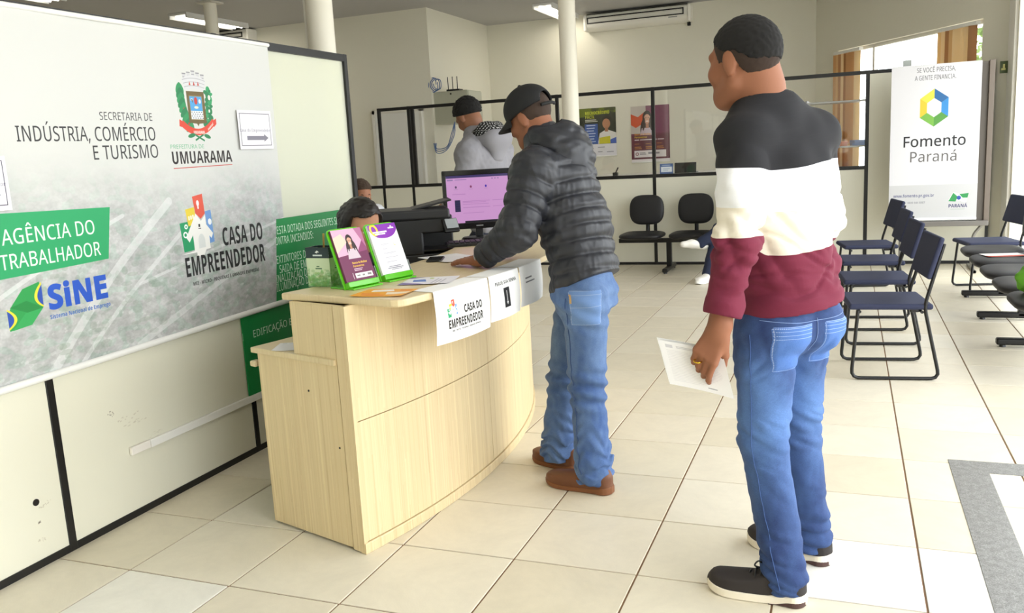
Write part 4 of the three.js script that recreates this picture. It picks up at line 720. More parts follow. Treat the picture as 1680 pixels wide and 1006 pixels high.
// ---------------------------------------------------------------- chairs
const blueFabric = std(0x252b47, 0.75), blackVinyl = phy(0x17171a, 0.5), frameM = std(0x151516, 0.35, { metalness: 0.2 });
const weave = noiseTexture(128, 128, (u, v) => { const q = 128 + 50 * Math.sin(u * 200) * Math.sin(v * 200) + 20 * tnoise(u, v, 40, 40); return [q, q, q]; }, false, [12, 12]); blueFabric.bumpMap = weave; blueFabric.bumpScale = 0.0008;
function sledChair(label, pos, turn, group) {                   // faces -x before turning
  const c = thing('stacking_chair', label, 'chair', pos, turn, group);
  for (const k of [-1, 1]) mesh('side_frame', bentTube([[-0.2, 0.42, 0.22 * k], [-0.235, 0.012, 0.235 * k], [0.25, 0.012, 0.235 * k], [0.16, 0.44, 0.225 * k], [0.26, 0.8, 0.2 * k]], 0.05, 0.0105), frameM, c);
  for (const [x, y] of [[-0.19, 0.41], [0.15, 0.405]]) mesh('cross_bar', bar([x, y, -0.22], [x, y, 0.22], 0.009), frameM, c);
  const seat = new RoundedBoxGeometry(0.46, 0.035, 0.46, 4, 0.016), p = seat.attributes.position;
  for (let i = 0; i < p.count; i++) { const x = p.getX(i), z = p.getZ(i); p.setY(i, p.getY(i) - 0.02 * Math.pow(Math.max(0, -x - 0.12) / 0.11, 2) * 0.6 + 0.03 * z * z - 0.004); } seat.computeVertexNormals();
  mesh('seat', metreUV(seat.rotateZ(0.03 * -1).translate(-0.02, 0.445, 0)), blueFabric, c);
  mesh('seat_clip', box(0.09, 0.14, 0.4, 0.43, 0.15, 0.2, 0.006), frameM, c); mesh('seat_clip', box(0.09, 0.14, 0.4, 0.43, -0.2, -0.15, 0.006), frameM, c);
  const back = new RoundedBoxGeometry(0.03, 0.25, 0.45, 4, 0.014), q = back.attributes.position;
  for (let i = 0; i < q.count; i++) { const z = q.getZ(i); q.setX(i, q.getX(i) - 0.25 * z * z + 0.02); } back.computeVertexNormals();
  mesh('backrest', metreUV(back.rotateZ(-0.27).translate(0.205, 0.72, 0)), blueFabric, c);
  return c;
}
[[1.79, -2.95, 0.13, 'nearest blue stacking chair of the row behind the striped sweater'], [1.76, -3.87, 0.11, 'second blue stacking chair from the camera in the row'], [1.75, -4.82, 0.1, 'third blue stacking chair from the camera in the row'], [1.74, -5.9, 0.18, 'farthest blue stacking chair of the row, beside the white banner']].forEach(([x, z, t, l]) => sledChair(l, [x, 0, z], t, 'row of blue stacking chairs'));
sledChair('blue stacking chair by the pilaster, right of the white banner', [2.75, 0, -6.02], 0.2);
function padGeo(w, h, d, power) { const g = new THREE.SphereGeometry(1, 36, 24), p = g.attributes.position; for (let i = 0; i < p.count; i++) { const s = (v, e) => Math.sign(v) * Math.pow(Math.abs(v), e); p.setXYZ(i, s(p.getX(i), power) * w, s(p.getY(i), 0.8) * h, s(p.getZ(i), power) * d); } g.computeVertexNormals(); return g; }
function tandemBench(name, label, pos, turn, n, pitch, legs) {    // row of seats facing +z on one beam, starting at x = 0
  const b = thing(name, label, 'bench', pos, turn), L = (n - 1) * pitch;
  mesh('beam', box(-0.3, L + 0.3, 0.33, 0.38, -0.03, 0.03, 0.004), frameM, b);
  for (const x of legs) mesh('leg', [box(x - 0.03, x + 0.03, 0.03, 0.34, -0.025, 0.025, 0.005), box(x - 0.03, x + 0.03, 0.015, 0.06, -0.28, 0.3, 0.012)], frameM, b), mesh('glide', new THREE.CylinderGeometry(0.018, 0.022, 0.016, 14).translate(x, 0.008, 0.26), C.darkPlastic, b), mesh('glide', new THREE.CylinderGeometry(0.018, 0.022, 0.016, 14).translate(x, 0.008, -0.25), C.darkPlastic, b);
  for (let i = 0; i < n; i++) {
    mesh('seat', padGeo(0.25, 0.04, 0.235, 0.45).translate(i * pitch, 0.425, 0.1), blackVinyl, b); mesh('seat_bracket', box(i * pitch - 0.06, i * pitch + 0.06, 0.375, 0.4, -0.1, 0.16), frameM, b);
    mesh('backrest', padGeo(0.205, 0.175, 0.04, 0.55).rotateX(-0.12).translate(i * pitch, 0.7, -0.17), blackVinyl, b); mesh('back_support', bentTube([[i * pitch, 0.39, 0.02], [i * pitch, 0.39, -0.2], [i * pitch, 0.66, -0.22]], 0.06, 0.024), frameM, b);
  }
  return b;
}
tandemBench('tandem_seating', 'row of black padded seats on one beam along the back partition', [-0.66, 0, -7.25], 0, 4, 0.575, [0.29, 1.44]);
tandemBench('tandem_seating', 'row of black padded seats on one beam at the right edge of the photo', [2.79, 0, -5.4], -Math.PI / 2, 5, 0.59, [-0.22, 0.76, 1.7]);
lying('magazine', 'white and red magazine lying on the far black seat at the right', 'magazine', 2.68, -4.85, 0.28, 0.2, 0.2, canvasTexture(200, 140, (x, w, h) => { x.fillStyle = '#efe9e4'; x.fillRect(0, 0, w, h); x.fillStyle = '#c2452f'; x.fillRect(0, 96, w, 44); }), 0.466);
{ // green bag on the last seat
  const b = thing('green_bag', 'bright green bag lying on the nearest black seat at the right edge', 'bag', [2.7, 0.46, -3.12]);
  const F = new Field(); F.cone([-0.12, 0.09, 0.02], [0.12, 0.1, -0.02], 0.09, 0.1, 0.05); F.ball([0, 0.14, 0], 0.1, 0.06);
  mesh('bag_body', skin(F, 0.01, (x, y, z) => Math.max(F.at(x, y, z) + 0.012 * n3(x * 14, y * 14, z * 14), -y)), std(0x5fa321, 0.7), b); mesh('strap', tube([[-0.1, 0.16, 0.0], [-0.04, 0.25, 0.02], [0.05, 0.25, 0.02], [0.1, 0.17, 0]], 0.012, 8, 30), std(0x6cae2a, 0.7), b);
}
function taskChair(label, pos, turn) {
  const c = thing('swivel_stool', label, 'stool', pos, turn);
  for (let i = 0; i < 5; i++) { const a = i * 1.2566; mesh('leg', bar([0, 0.09, 0], [0.28 * Math.cos(a), 0.05, 0.28 * Math.sin(a)], 0.02), frameM, c); mesh('castor', new THREE.SphereGeometry(0.027, 12, 8).translate(0.28 * Math.cos(a), 0.027, 0.28 * Math.sin(a)), C.darkPlastic, c); }
  mesh('pillar', bar([0, 0.08, 0], [0, 0.42, 0], 0.028), frameM, c); mesh('seat', padGeo(0.24, 0.035, 0.24, 0.5).translate(0, 0.445, 0), blueFabric, c);
}

// ---------------------------------------------------------------- people
const skinTan = phy(0x8f5f47, 0.55, { specularIntensity: 0.4 }), skinFair = phy(0xc99678, 0.55, { specularIntensity: 0.4 }), hairBlack = std(0x0d0b0a, 0.9), hairBrown = std(0x3a2a20, 0.8);
const denimBump = noiseTexture(256, 256, (u, v) => { const q = 128 + 40 * Math.sin((u + v) * 2 * Math.PI * 60) + 40 * tnoise(u, v, 90, 90); return [q, q, q]; }, false, [7, 7]);
const denimMap = noiseTexture(512, 512, (u, v) => { const q = 232 + 12 * tnoise(u, v, 140, 60) + 9 * tnoise(u, v, 30, 80, 2) + 6 * Math.sin((u * 0.6 + v) * 2 * Math.PI * 60); return [q, q, q]; }, true, [4, 4]);
const denim = () => std(0xffffff, 0.85, { vertexColors: true, bumpMap: denimBump, bumpScale: 0.0006, map: denimMap });
const local = (g, root) => g.translate(-root.position.x, -root.position.y, -root.position.z);
const lin = (hex) => new THREE.Color(hex).toArray();
const mix3 = (a, b, t) => [0, 1, 2].map((i) => a[i] + (b[i] - a[i]) * t);
function bodyMesh(root, mat, pieces) { return mesh('body', pieces.map((g) => local(clean(g), root)), mat, root); }
function shoe(root, name, heel, toe, w, h, mat, soleMat, o = {}) {   // heel and toe points on the floor
  const d = unit([toe[0] - heel[0], 0, toe[2] - heel[2]]), r = [d[2], 0, -d[0]], L = Math.hypot(toe[0] - heel[0], toe[2] - heel[2]);
  const P = (a, y, b = 0) => [heel[0] + d[0] * a * L + r[0] * b, y, heel[2] + d[2] * a * L + r[2] * b], lift = o.sole ?? 0.024;
  const outline = (a) => w * (a < 0.12 ? 0.9 * Math.sqrt(Math.max(0.02, 1 - Math.pow((0.12 - a) / 0.125, 2))) : a < 0.45 ? 0.9 - 0.1 * Math.sin((a - 0.12) / 0.33 * 3.14) : a < 0.72 ? 0.9 + 0.1 * Math.sin((a - 0.45) / 0.27 * 1.57) : Math.sqrt(Math.max(0, 1 - Math.pow((a - 0.72) / 0.283, 2))));
  const U = new Field(); U.cone(P(0.14, lift + h * 0.55), P(0.36, lift + h * 0.5), h * 0.5, h * 0.44, 0.03, r, h * 0.5 / (w * 0.8)); U.cone(P(0.36, lift + h * 0.4), P(0.89, lift + 0.012), h * 0.42, 0.031, 0.03, r, 0.55); U.cone(P(0.15, lift + h * 0.6), P(0.2, lift + h * 1.1), w * 0.62, w * 0.56, 0.03); U.cone(P(0.1, lift), P(0.91, lift), 0.03, 0.026, 0.03, r, 0.6);
  const f = (x, y, z) => { const a = ((x - heel[0]) * d[0] + (z - heel[2]) * d[2]) / L, b = (x - heel[0]) * r[0] + (z - heel[2]) * r[2]; return Math.max(U.at(x, y, z), lift * 0.7 - y, Math.abs(b) - outline(Math.min(1, Math.max(0, a))) * 0.98); };
  const top = mesh(name, local(surface(f, U.lo, U.hi, 0.006), root), mat, root);
  const S = [], sa = (i) => (0.5 - 0.5 * Math.cos(i / 30 * Math.PI)) * 1.012 - 0.006; for (let i = 0; i <= 30; i++) { const a = sa(i); S.push(P(a, 0, outline(Math.min(1, Math.max(0, a))) + 0.003)); } for (let i = 30; i >= 0; i--) { const a = sa(i); S.push(P(a, 0, -outline(Math.min(1, Math.max(0, a))) - 0.003)); }
  const sg = prism(S.map((p) => [p[0], p[2]]), 0.001, lift, 0.003), sp = sg.attributes.position;
  for (let i = 0; i < sp.count; i++) { const a = ((sp.getX(i) - heel[0]) * d[0] + (sp.getZ(i) - heel[2]) * d[2]) / L, t = sp.getY(i) / lift; sp.setY(i, sp.getY(i) + t * (o.wave ?? 0) * Math.max(0, 0.35 - a) / 0.35 + 0.012 * Math.pow(Math.max(0, a - 0.75) / 0.25, 2)); }
  sg.computeVertexNormals(); const so = mesh('sole', local(sg, root), soleMat, top);
  if (o.tread) { const T = []; for (let i = 0; i <= 20; i++) { const a = Math.pow(i / 20, 1.8) * 0.36 - 0.002; T.push(P(a, 0, outline(Math.max(0, a)) + 0.004)); } for (let i = 20; i >= 0; i--) { const a = Math.pow(i / 20, 1.8) * 0.36 - 0.002; T.push(P(a, 0, -outline(Math.max(0, a)) - 0.004)); } const tg = prism(T.map((p) => [p[0], p[2]]), 0.0005, 0.019, 0.003), tp = tg.attributes.position; for (let i = 0; i < tp.count; i++) { const a = ((tp.getX(i) - heel[0]) * d[0] + (tp.getZ(i) - heel[2]) * d[2]) / L; if (tp.getY(i) > 0.01) tp.setY(i, tp.getY(i) - 0.017 * smooth(0.1, 0.36, a)); } tg.computeVertexNormals(); mesh('heel_tread', local(tg, root), o.tread, top); }
  return { top, P };
}
function eyes(root, h, white = true) {
  const w = std(0xe9e4de, 0.3), d = std(0x1c120d, 0.3);
  for (const k of [-1, 1]) { const e = mesh('eye', local(new THREE.SphereGeometry(0.0115 * h.s, 14, 10).translate(...h.P(0.078, 0.002, 0.031 * k)), root), w, root); mesh('iris', local(new THREE.SphereGeometry(0.006 * h.s, 12, 8).translate(...h.P(0.0845, 0.002, 0.031 * k)), root), d, e); mesh('eyebrow', local(tube([h.P(0.09, 0.024, 0.014 * k), h.P(0.088, 0.031, 0.03 * k), h.P(0.076, 0.025, 0.048 * k)], 0.0035 * h.s, 6, 12), root), hairBlack, root); }
}

// ---- the man in the striped sweater
{
  const root = thing('person', 'standing man in a black, white and burgundy striped sweater, seen from behind', 'person', [1.4, 0, -0.1]);
  const L = [-0.66, 0, 0.75], Fw = [-0.75, 0, -0.66], up = [0, 1, 0];
  const J = { pelvis: [1.378, 0.925, -0.12], hipL: [1.322, 0.86, -0.05], hipR: [1.412, 0.855, -0.175], kneeL: [1.315, 0.5, -0.03], kneeR: [1.405, 0.475, -0.235], ankL: [1.392, 0.09, 0.035], ankR: [1.455, 0.085, -0.27], waist: [1.38, 1.04, -0.12], chest: [1.355, 1.3, -0.135], shL: [1.262, 1.435, -0.025], shR: [1.447, 1.435, -0.245], elL: [1.255, 1.145, 0.11], wrL: [1.206, 0.9, 0.165], elR: [1.478, 1.17, -0.27], wrR: [1.36, 1.06, -0.46], neck: [1.318, 1.5, -0.14], head: [1.253, 1.678, -0.112] };
  const up2 = unit([0.05, 1, 0]), gaze = [-0.85, -0.06, -0.52], hs = 1.09;
  // skin: head and neck, forearm and hand, the rest under the clothes
  const Hd = new Field(), h = addHead(Hd, J.head, gaze, up2, hs);
  Hd.cone(add(J.neck, up, -0.02), [1.272, 1.63, -0.12], 0.067, 0.064, 0.03); Hd.cone(add(J.neck, up, 0.02), [1.3, 1.62, -0.115], 0.064, 0.06, 0.03); Hd.cone([1.3, 1.6, -0.13], [1.278, 1.655, -0.12], 0.066, 0.066, 0.03); Hd.cone(J.shL, J.neck, 0.04, 0.06, 0.05); Hd.cone(J.shR, J.neck, 0.04, 0.06, 0.05);
  const Hn = new Field(); Hn.cone(mix(J.elL, J.wrL, 0.4), J.wrL, 0.042, 0.031, 0.02); addHand(Hn, add(J.wrL, [0, -0.006, 0]), [-0.42, -0.86, 0.12], [0.35, -0.1, -0.93], [0.88, -0.38, 0.2], [0.42, 0.5, 0.52, 0.5], 1.02, [0.35, 0.75], 0.02);
  const Bd = new Field(); Bd.cone(J.pelvis, J.chest, 0.09, 0.1, 0.05, L, 0.75).cone(J.shL, J.shR, 0.05, 0.05, 0.05).cone(J.chest, J.neck, 0.08, 0.05, 0.05);
  for (const s of ['L', 'R']) Bd.cone(J['hip' + s], J['knee' + s], 0.075, 0.05, 0.03).cone(J['knee' + s], J['ank' + s], 0.048, 0.036, 0.03).cone(J['sh' + s], J['el' + s], 0.045, 0.04, 0.03).cone(J['el' + s], J['wr' + s], 0.038, 0.03, 0.03).cone(J['ank' + s], add(J['ank' + s], [-0.1, -0.04, -0.01]), 0.03, 0.025, 0.03);
  addHand(Bd, J.wrR, [-0.9, -0.2, -0.3], [0, -1, 0], [0, 0, 1], [0.4, 0.45, 0.45, 0.4]);
  bodyMesh(root, skinTan, [skin(Hd, 0.0042), skin(Hn, 0.0032), skin(Bd, 0.012)]);
  eyes(root, h);
  const nape = (a) => -0.045 + 0.062 * smooth(-0.05, -0.012, a) - 0.022 * smooth(-0.002, 0.01, a) * smooth(0.045, 0.03, a) + 0.05 * smooth(0.03, 0.075, a);
  mesh('hair', local(hairShell(h, J.head, 0.0025, (a, b, d) => Math.max(nape(a) - b + 0.004 * n3(a * 90, b * 90, d * 90), a - 0.09), 0.0008, 0.004), root), std(0x33251d, 0.9), root);
  mesh('hair', local(hairShell(h, J.head, 0.005, (a, b, d) => Math.max(0.022 - b + 0.045 * smooth(0.0, 0.08, a) - 0.03 * smooth(-0.02, -0.08, a) + 0.004 * n3(a * 70, b * 70, d * 70), a - 0.088), 0.0016, 0.004), root), hairBlack, root);
  // sweater
  const S = new Field();
  S.cone(add(J.chest, up, 0.04), add(J.waist, up, 0.02), 0.114, 0.122, 0.06, L, 0.8).cone(add(J.waist, up, 0.02), add(add(J.pelvis, up, 0.01), Fw, -0.02), 0.124, 0.136, 0.04, L, 0.82).cone(add(J.neck, up, -0.03), add(J.neck, [-0.012, 0.05, 0.004]), 0.082, 0.073, 0.03);
  S.cone(J.shL, J.shR, 0.078, 0.078, 0.08).cone(mix(J.shL, J.neck, 0.15), add(J.neck, [0, 0.008, 0]), 0.08, 0.068, 0.06).cone(mix(J.shR, J.neck, 0.15), add(J.neck, [0, 0.008, 0]), 0.08, 0.068, 0.06).cone(add(J.chest, up, 0.06), add(J.neck, [0, -0.01, 0]), 0.1, 0.068, 0.07, L, 0.8).ball(add(add(J.chest, Fw, -0.03), L, 0.05), 0.098, 0.06).ball(add(add(J.chest, Fw, -0.03), L, -0.05), 0.098, 0.06).ball(add(J.waist, Fw, 0.06), 0.1, 0.06);
  const A = new Field(); A.cone(add(J.shL, L, -0.005), J.elL, 0.082, 0.068, 0.014).cone(J.elL, mix(J.elL, J.wrL, 0.85), 0.068, 0.05, 0.03).cone(add(J.shR, L, 0.01), J.elR, 0.08, 0.064, 0.014).cone(J.elR, mix(J.elR, J.wrR, 0.9), 0.062, 0.05, 0.03);
  const cuffN = unit(add(J.wrL, J.elL, -1)), cuff = mix(J.elL, J.wrL, 0.84);
  const fold = (x, y, z) => {
    let w = 0.005 * n3(x * 7, y * 9, z * 7);
    const e = Math.hypot(x - J.elL[0], (y - J.elL[1]) * 0.8, z - J.elL[2]); w += 0.01 * smooth(0.2, 0.03, e) * (0.4 - Math.abs(n3(x * 4 + 2, y * 17 + x * 6, z * 4)));
    w += 0.01 * smooth(1.2, 1.02, y) * (0.35 - Math.abs(n3(x * 4 + 3, y * 15, z * 4))); w *= smooth(0.93, 0.99, y) * 0.9 + 0.1; w -= 0.008 * smooth(1.0, 0.94, y);
    w += 0.022 * (0.3 - Math.abs(n3((x * 0.8 + y * 0.6) * 7, (y - x) * 2.2, z * 4))) * smooth(0.28, 0.08, Math.abs(y - 1.22)) * smooth(-0.02, -0.08, dot([x - J.chest[0], 0, z - J.chest[2]], Fw));
    return w;
  };
  const crease = (v, w) => Math.exp(-v * v / (w * w));
  const armFold = (x, y, z) => { let g = 0; for (const [y0, k, a] of [[1.235, 0.5, 0.006], [1.2, -0.25, 0.01], [1.165, 0.35, 0.011], [1.128, -0.3, 0.009], [1.09, 0.3, 0.007], [1.02, -0.4, 0.005]]) g += a * crease(y - y0 - k * (x - J.elL[0]) - 0.02 * n3(x * 9, y * 3, z * 9), 0.009) * (0.6 + 0.5 * n3(x * 8 + y0 * 50, y * 4, z * 8)); return g; };
  const backFold = (x, y, z) => { const s = dot([x - J.chest[0], 0, z - J.chest[2]], L), f = dot([x - J.chest[0], 0, z - J.chest[2]], Fw); if (f > 0.03) return 0; let g = 0; for (const [a0, k, w, a, s0, s1] of [[1.27, 1.15, 0.011, 0.011, 0.14, -0.02], [1.2, 0.9, 0.01, 0.009, 0.14, 0.0], [1.13, 0.5, 0.01, 0.008, 0.13, -0.08], [1.06, -0.35, 0.01, 0.008, 0.12, -0.14], [1.2, -0.8, 0.01, 0.008, -0.02, -0.15], [1.31, -0.9, 0.012, 0.006, -0.04, -0.15], [1.0, 0.2, 0.009, 0.007, 0.12, -0.14]]) g += a * crease(y - a0 - k * (s - 0.1 * Math.sign(s0 + s1)) - 0.03 * n3(s * 7, y * 4, a0 * 30), w) * smooth(s0 + 0.02, s0 - 0.03, s) * smooth(s1 - 0.03, s1 + 0.03, s); return g; };
  const isArm = (x, y, z) => { const a = [x - J.elL[0], 0, z - J.elL[2]]; return dot([x - J.chest[0], 0, z - J.chest[2]], L) > 0.17 && y < 1.4; };
  const sf = (x, y, z) => { const d = S.at(x, y, z), e = A.at(x, y, z), m = Math.min(d, e); if (Math.abs(m) > 0.06) return m; const c = z > -0.1 ? dot([x - cuff[0], y - cuff[1], z - cuff[2]], cuffN) : -1; return Math.max(Math.min(Math.max(d + fold(x, y, z) + backFold(x, y, z), 0.93 - y - 0.12 * dot([x - J.pelvis[0], 0, z - J.pelvis[2]], L)), Math.max(e + fold(x, y, z) + armFold(x, y, z), c)), Math.hypot(x - J.neck[0], (z - J.neck[2])) < 0.09 ? y - 1.558 + 0.5 * dot([x - J.neck[0], 0, z - J.neck[2]], Fw) : -1); };
  const lo = S.lo.map((v, i) => Math.min(v, A.lo[i])), hi = S.hi.map((v, i) => Math.max(v, A.hi[i]));
  let sg = skin(S, 0.006, sf, lo, hi);
  { // the knitted bands: uv runs with the height, the dye changes at the band edges
    const p = sg.attributes.position, uv = new Float32Array(p.count * 2);
    for (let i = 0; i < p.count; i++) {
      const x = p.getX(i), y = p.getY(i), z = p.getZ(i), side = dot([x - J.chest[0], 0, z - J.chest[2]], L), arm = smooth(0.13, 0.19, side);
      uv[i * 2] = (x + z) * 3; uv[i * 2 + 1] = (y + (1 - arm) * 0.0 - arm * 0.0 + 0.004 * Math.sin(side * 18) + 0.06 * (1 - arm) * (side - 0.02) + 0.08 * arm * smooth(1.3, 1.1, y) * -1 - 0.9) / 0.7;
    }
    sg.setAttribute('uv', new THREE.BufferAttribute(uv, 2));
  }
  const bands = canvasTexture(64, 1024, (x, w, hh) => { const Y = (y) => hh - (y - 0.9) / 0.7 * hh; const b = (y0, y1, c) => { x.fillStyle = c; x.fillRect(0, Y(y1), w, Y(y0) - Y(y1)); }; b(0.9, 1.108, '#6b1c34'); b(1.108, 1.235, '#e8e0cf'); b(1.235, 1.36, '#eff0f4'); b(1.36, 1.6, '#1c1c20'); for (let i = 0; i < 1500; i++) { x.fillStyle = `rgba(${rnd() < 0.5 ? '0,0,0' : '255,255,255'},.03)`; x.fillRect(rnd() * w, rnd() * hh, 2, 1); } });
  bands.wrapS = THREE.RepeatWrapping;
  mesh('sweater', local(sg, root), phy(0xffffff, 0.9, { map: bands, sheen: 0.25, sheenRoughness: 0.6, sheenColor: new THREE.Color(0x554444) }), root);
  // jeans
  const Q = new Field();
  Q.cone(add(J.pelvis, up, 0.09), add(J.pelvis, up, -0.02), 0.105, 0.116, 0.05, L, 0.74);
  for (const [s, k] of [['L', 1], ['R', -1]]) Q.ball(add(add(add(J.pelvis, L, 0.075 * k), Fw, -0.038), up, -0.065), 0.094, 0.06).cone(J['hip' + s], J['knee' + s], s === 'L' ? 0.1 : 0.094, 0.075, 0.015).cone(J['knee' + s], add(J['ank' + s], up, -0.02), 0.074, 0.063, 0.015);
  const jf = (x, y, z) => {
    const d = Q.at(x, y, z); if (Math.abs(d) > 0.05) return d; let w = 0.003 * n3(x * 8, y * 8, z * 8);
    w += 0.017 * smooth(0.36, 0.08, y) * (0.3 - Math.abs(n3(x * 4, y * 17 + 6 * x, z * 4 + 5))); w += 0.004 * (0.3 - Math.abs(n3(x * 5 + z * 3, y * 9 + 7 * x, z * 5))); w += 0.01 * smooth(0.15, 0.02, Math.abs(y - 0.5)) * (0.25 - Math.abs(n3(x * 4 + 7, y * 20 + 8 * x, z * 4)));
    w += 0.0 * smooth(0.16, 0.02, Math.abs(y - 0.5)) * Math.sin(y * 95 + 26 * x + 3 * n3(x * 6, y * 6, z * 6)); w += 0.01 * smooth(0.14, 0.03, Math.abs(y - 0.77)) * (0.25 - Math.abs(n3(x * 7 + 3, y * 14 - 9 * x, z * 7)));
    return Math.max(d + w, 0.028 + (z > -0.13 ? 0 : 0.012) - y, y - 0.985);
  };
  const wash = (x, y, z) => { const f = dot([x - J.pelvis[0], 0, z - J.pelvis[2]], Fw), t = 0.5 + 0.3 * n3(x * 7, y * 4, z * 7) + 0.16 * n3(x * 30, y * 18, z * 30), thigh = smooth(0.42, 0.6, y) * smooth(0.86, 0.7, y) * 0.75, knee = smooth(0.24, 0.05, Math.abs(y - 0.47)) * 0.25; return mix3(lin(0x1a2f62), lin(0x5a7fba), Math.min(1, Math.max(0, t * 0.45 + thigh * (0.5 + 0.5 * n3(x * 5 + 9, y * 3, z * 5)) + knee))); };
  mesh('jeans', local(metreUV(paint(skin(Q, 0.0065, jf), wash)), root), denim(), root);
  const pocketTex = canvasTexture(512, 512, (x, w, hh) => { x.fillStyle = '#4a6fb0'; x.fillRect(0, 0, w, hh); for (let i = 0; i < 6000; i++) { x.fillStyle = `rgba(${rnd() < 0.5 ? '160,190,230' : '30,50,100'},.12)`; x.fillRect(rnd() * w, rnd() * hh, 2, 7); } x.strokeStyle = '#aebfdd'; x.lineWidth = 5; x.setLineDash([11, 6]); for (const y of [26, 58, 100, 140]) { x.beginPath(); x.moveTo(10, y); x.lineTo(w - 10, y); x.stroke(); } x.strokeRect(18, 14, w - 36, hh - 34); });
  const pm = std(0xffffff, 0.85, { map: pocketTex, bumpMap: denimBump, bumpScale: 0.0005 }), back = (a, y) => add([J.pelvis[0], y, J.pelvis[2]], L, a);
  for (const a of [0.088, -0.092]) mesh('pocket', local(patch(jf, back(a, 0.815), L.map((v) => -v), up, Fw.map((v) => -v), 0.138, 0.148, 0.005, 16, 16, 0.16), root), pm, root);
  const seam = std(0x7f97c4, 0.8), surfPt = (p, n) => { let t = 0.2; for (let i = 0; i < 60; i++) { const d = jf(...add(p, n, t)); if (d < 4e-4) break; t -= d * 0.8; if (t < -0.2) break; } return add(p, n, t + 0.0014); };
  mesh('stitching', local(tube(Array.from({ length: 12 }, (_, i) => surfPt(back(0.17 - 0.31 * i / 11, 0.905 - 0.012 * Math.sin(i / 11 * 3.1)), Fw.map((v) => -v))), 0.001, 5, 60), root), seam, root);
  mesh('stitching', local(tube(Array.from({ length: 10 }, (_, i) => surfPt(back(0.0, 0.9 - 0.012 * i), Fw.map((v) => -v))), 0.001, 5, 40), root), seam, root);
  const sideN = unit(add(L, Fw, -0.1)); mesh('side_seam', local(tube(Array.from({ length: 26 }, (_, i) => { const y = 0.86 - 0.8 * i / 25, c = y > 0.5 ? mix(J.kneeL, J.hipL, (y - 0.5) / 0.36) : mix(J.ankL, J.kneeL, (y - 0.09) / 0.41); return surfPt([c[0], y, c[2]], unit(add(L, Fw, -0.35))); }), 0.0012, 5, 120), root), std(0x46639c, 0.85), root);
  // shoes
  const upper = std(0x2a2422, 0.8), sole = std(0xe6dcc8, 0.6);
  const s1 = shoe(root, 'shoe', [1.452, 0, 0.045], [1.146, 0, 0.02], 0.05, 0.075, upper, sole, { wave: 0.014, sole: 0.027, tread: std(0x4a332e, 0.8) }), s2 = shoe(root, 'shoe', [1.52, 0, -0.245], [1.235, 0, -0.36], 0.05, 0.075, upper, sole, { wave: 0.014, sole: 0.027, tread: std(0x4a332e, 0.8) });
  for (const s of [s1, s2]) {
    for (let i = 0; i < 4; i++) mesh('lace', local(tube([s.P(0.44 + i * 0.06, 0.086 - i * 0.009, -0.03), s.P(0.44 + i * 0.06, 0.105 - i * 0.011, 0), s.P(0.44 + i * 0.06, 0.086 - i * 0.009, 0.03)], 0.0035, 6, 14), root), C.black, s.top);
    mesh('lace', local(tube([s.P(0.4, 0.1, 0), s.P(0.46, 0.13, 0.02), s.P(0.5, 0.118, 0.03), s.P(0.45, 0.104, 0.01), s.P(0.42, 0.1, 0)], 0.0028, 6, 24), root), C.black, s.top);
  }
  // ring on his hand and the folded paper he holds
  const wd = unit([-0.42, -0.86, 0.12]);
  mesh('ring', local(new THREE.TorusGeometry(0.0112, 0.0024, 8, 24).applyQuaternion(new THREE.Quaternion().setFromUnitVectors(V(0, 0, 1), V(...unit([-0.1, -1, -0.25])))).translate(...add(add(J.wrL, wd, 0.112), unit([0.88, -0.38, 0.2]), -0.012)), root), std(0xd9b23a, 0.25, { metalness: 1 }), root);
  const hp = add(add(J.wrL, wd, 0.12), [0.0, -0.04, -0.04]), pr = thing('held_paper', 'folded white form held in the hand of the man in the striped sweater', 'paper', [hp[0], hp[1], hp[2]]);
  const pu = unit([0.93, -0.12, 0.2]), pv = unit([-0.22, 0.95, 0.05]);
  mesh('sheet', grid(14, 10, (u, v) => { const a = (u - 0.58) * 0.205, b = (0.62 - v) * 0.145, c = 0.01 * Math.sin(u * 3) - 0.006; return [pu[0] * a + pv[0] * b, pu[1] * a + pv[1] * b, pu[2] * a + pv[2] * b - c]; }), std(0xffffff, 0.75, { map: docTex, side: THREE.DoubleSide }), pr);
  mesh('back_leaf', grid(14, 10, (u, v) => { const a = (u - 0.6) * 0.205, b = (0.65 - v) * 0.145, c = 0.01 * Math.sin(u * 3) + 0.002 + 0.01 * u * (1 - u); return [pu[0] * a + pv[0] * b, pu[1] * a + pv[1] * b, pu[2] * a + pv[2] * b - c]; }), C.paper, pr);
}

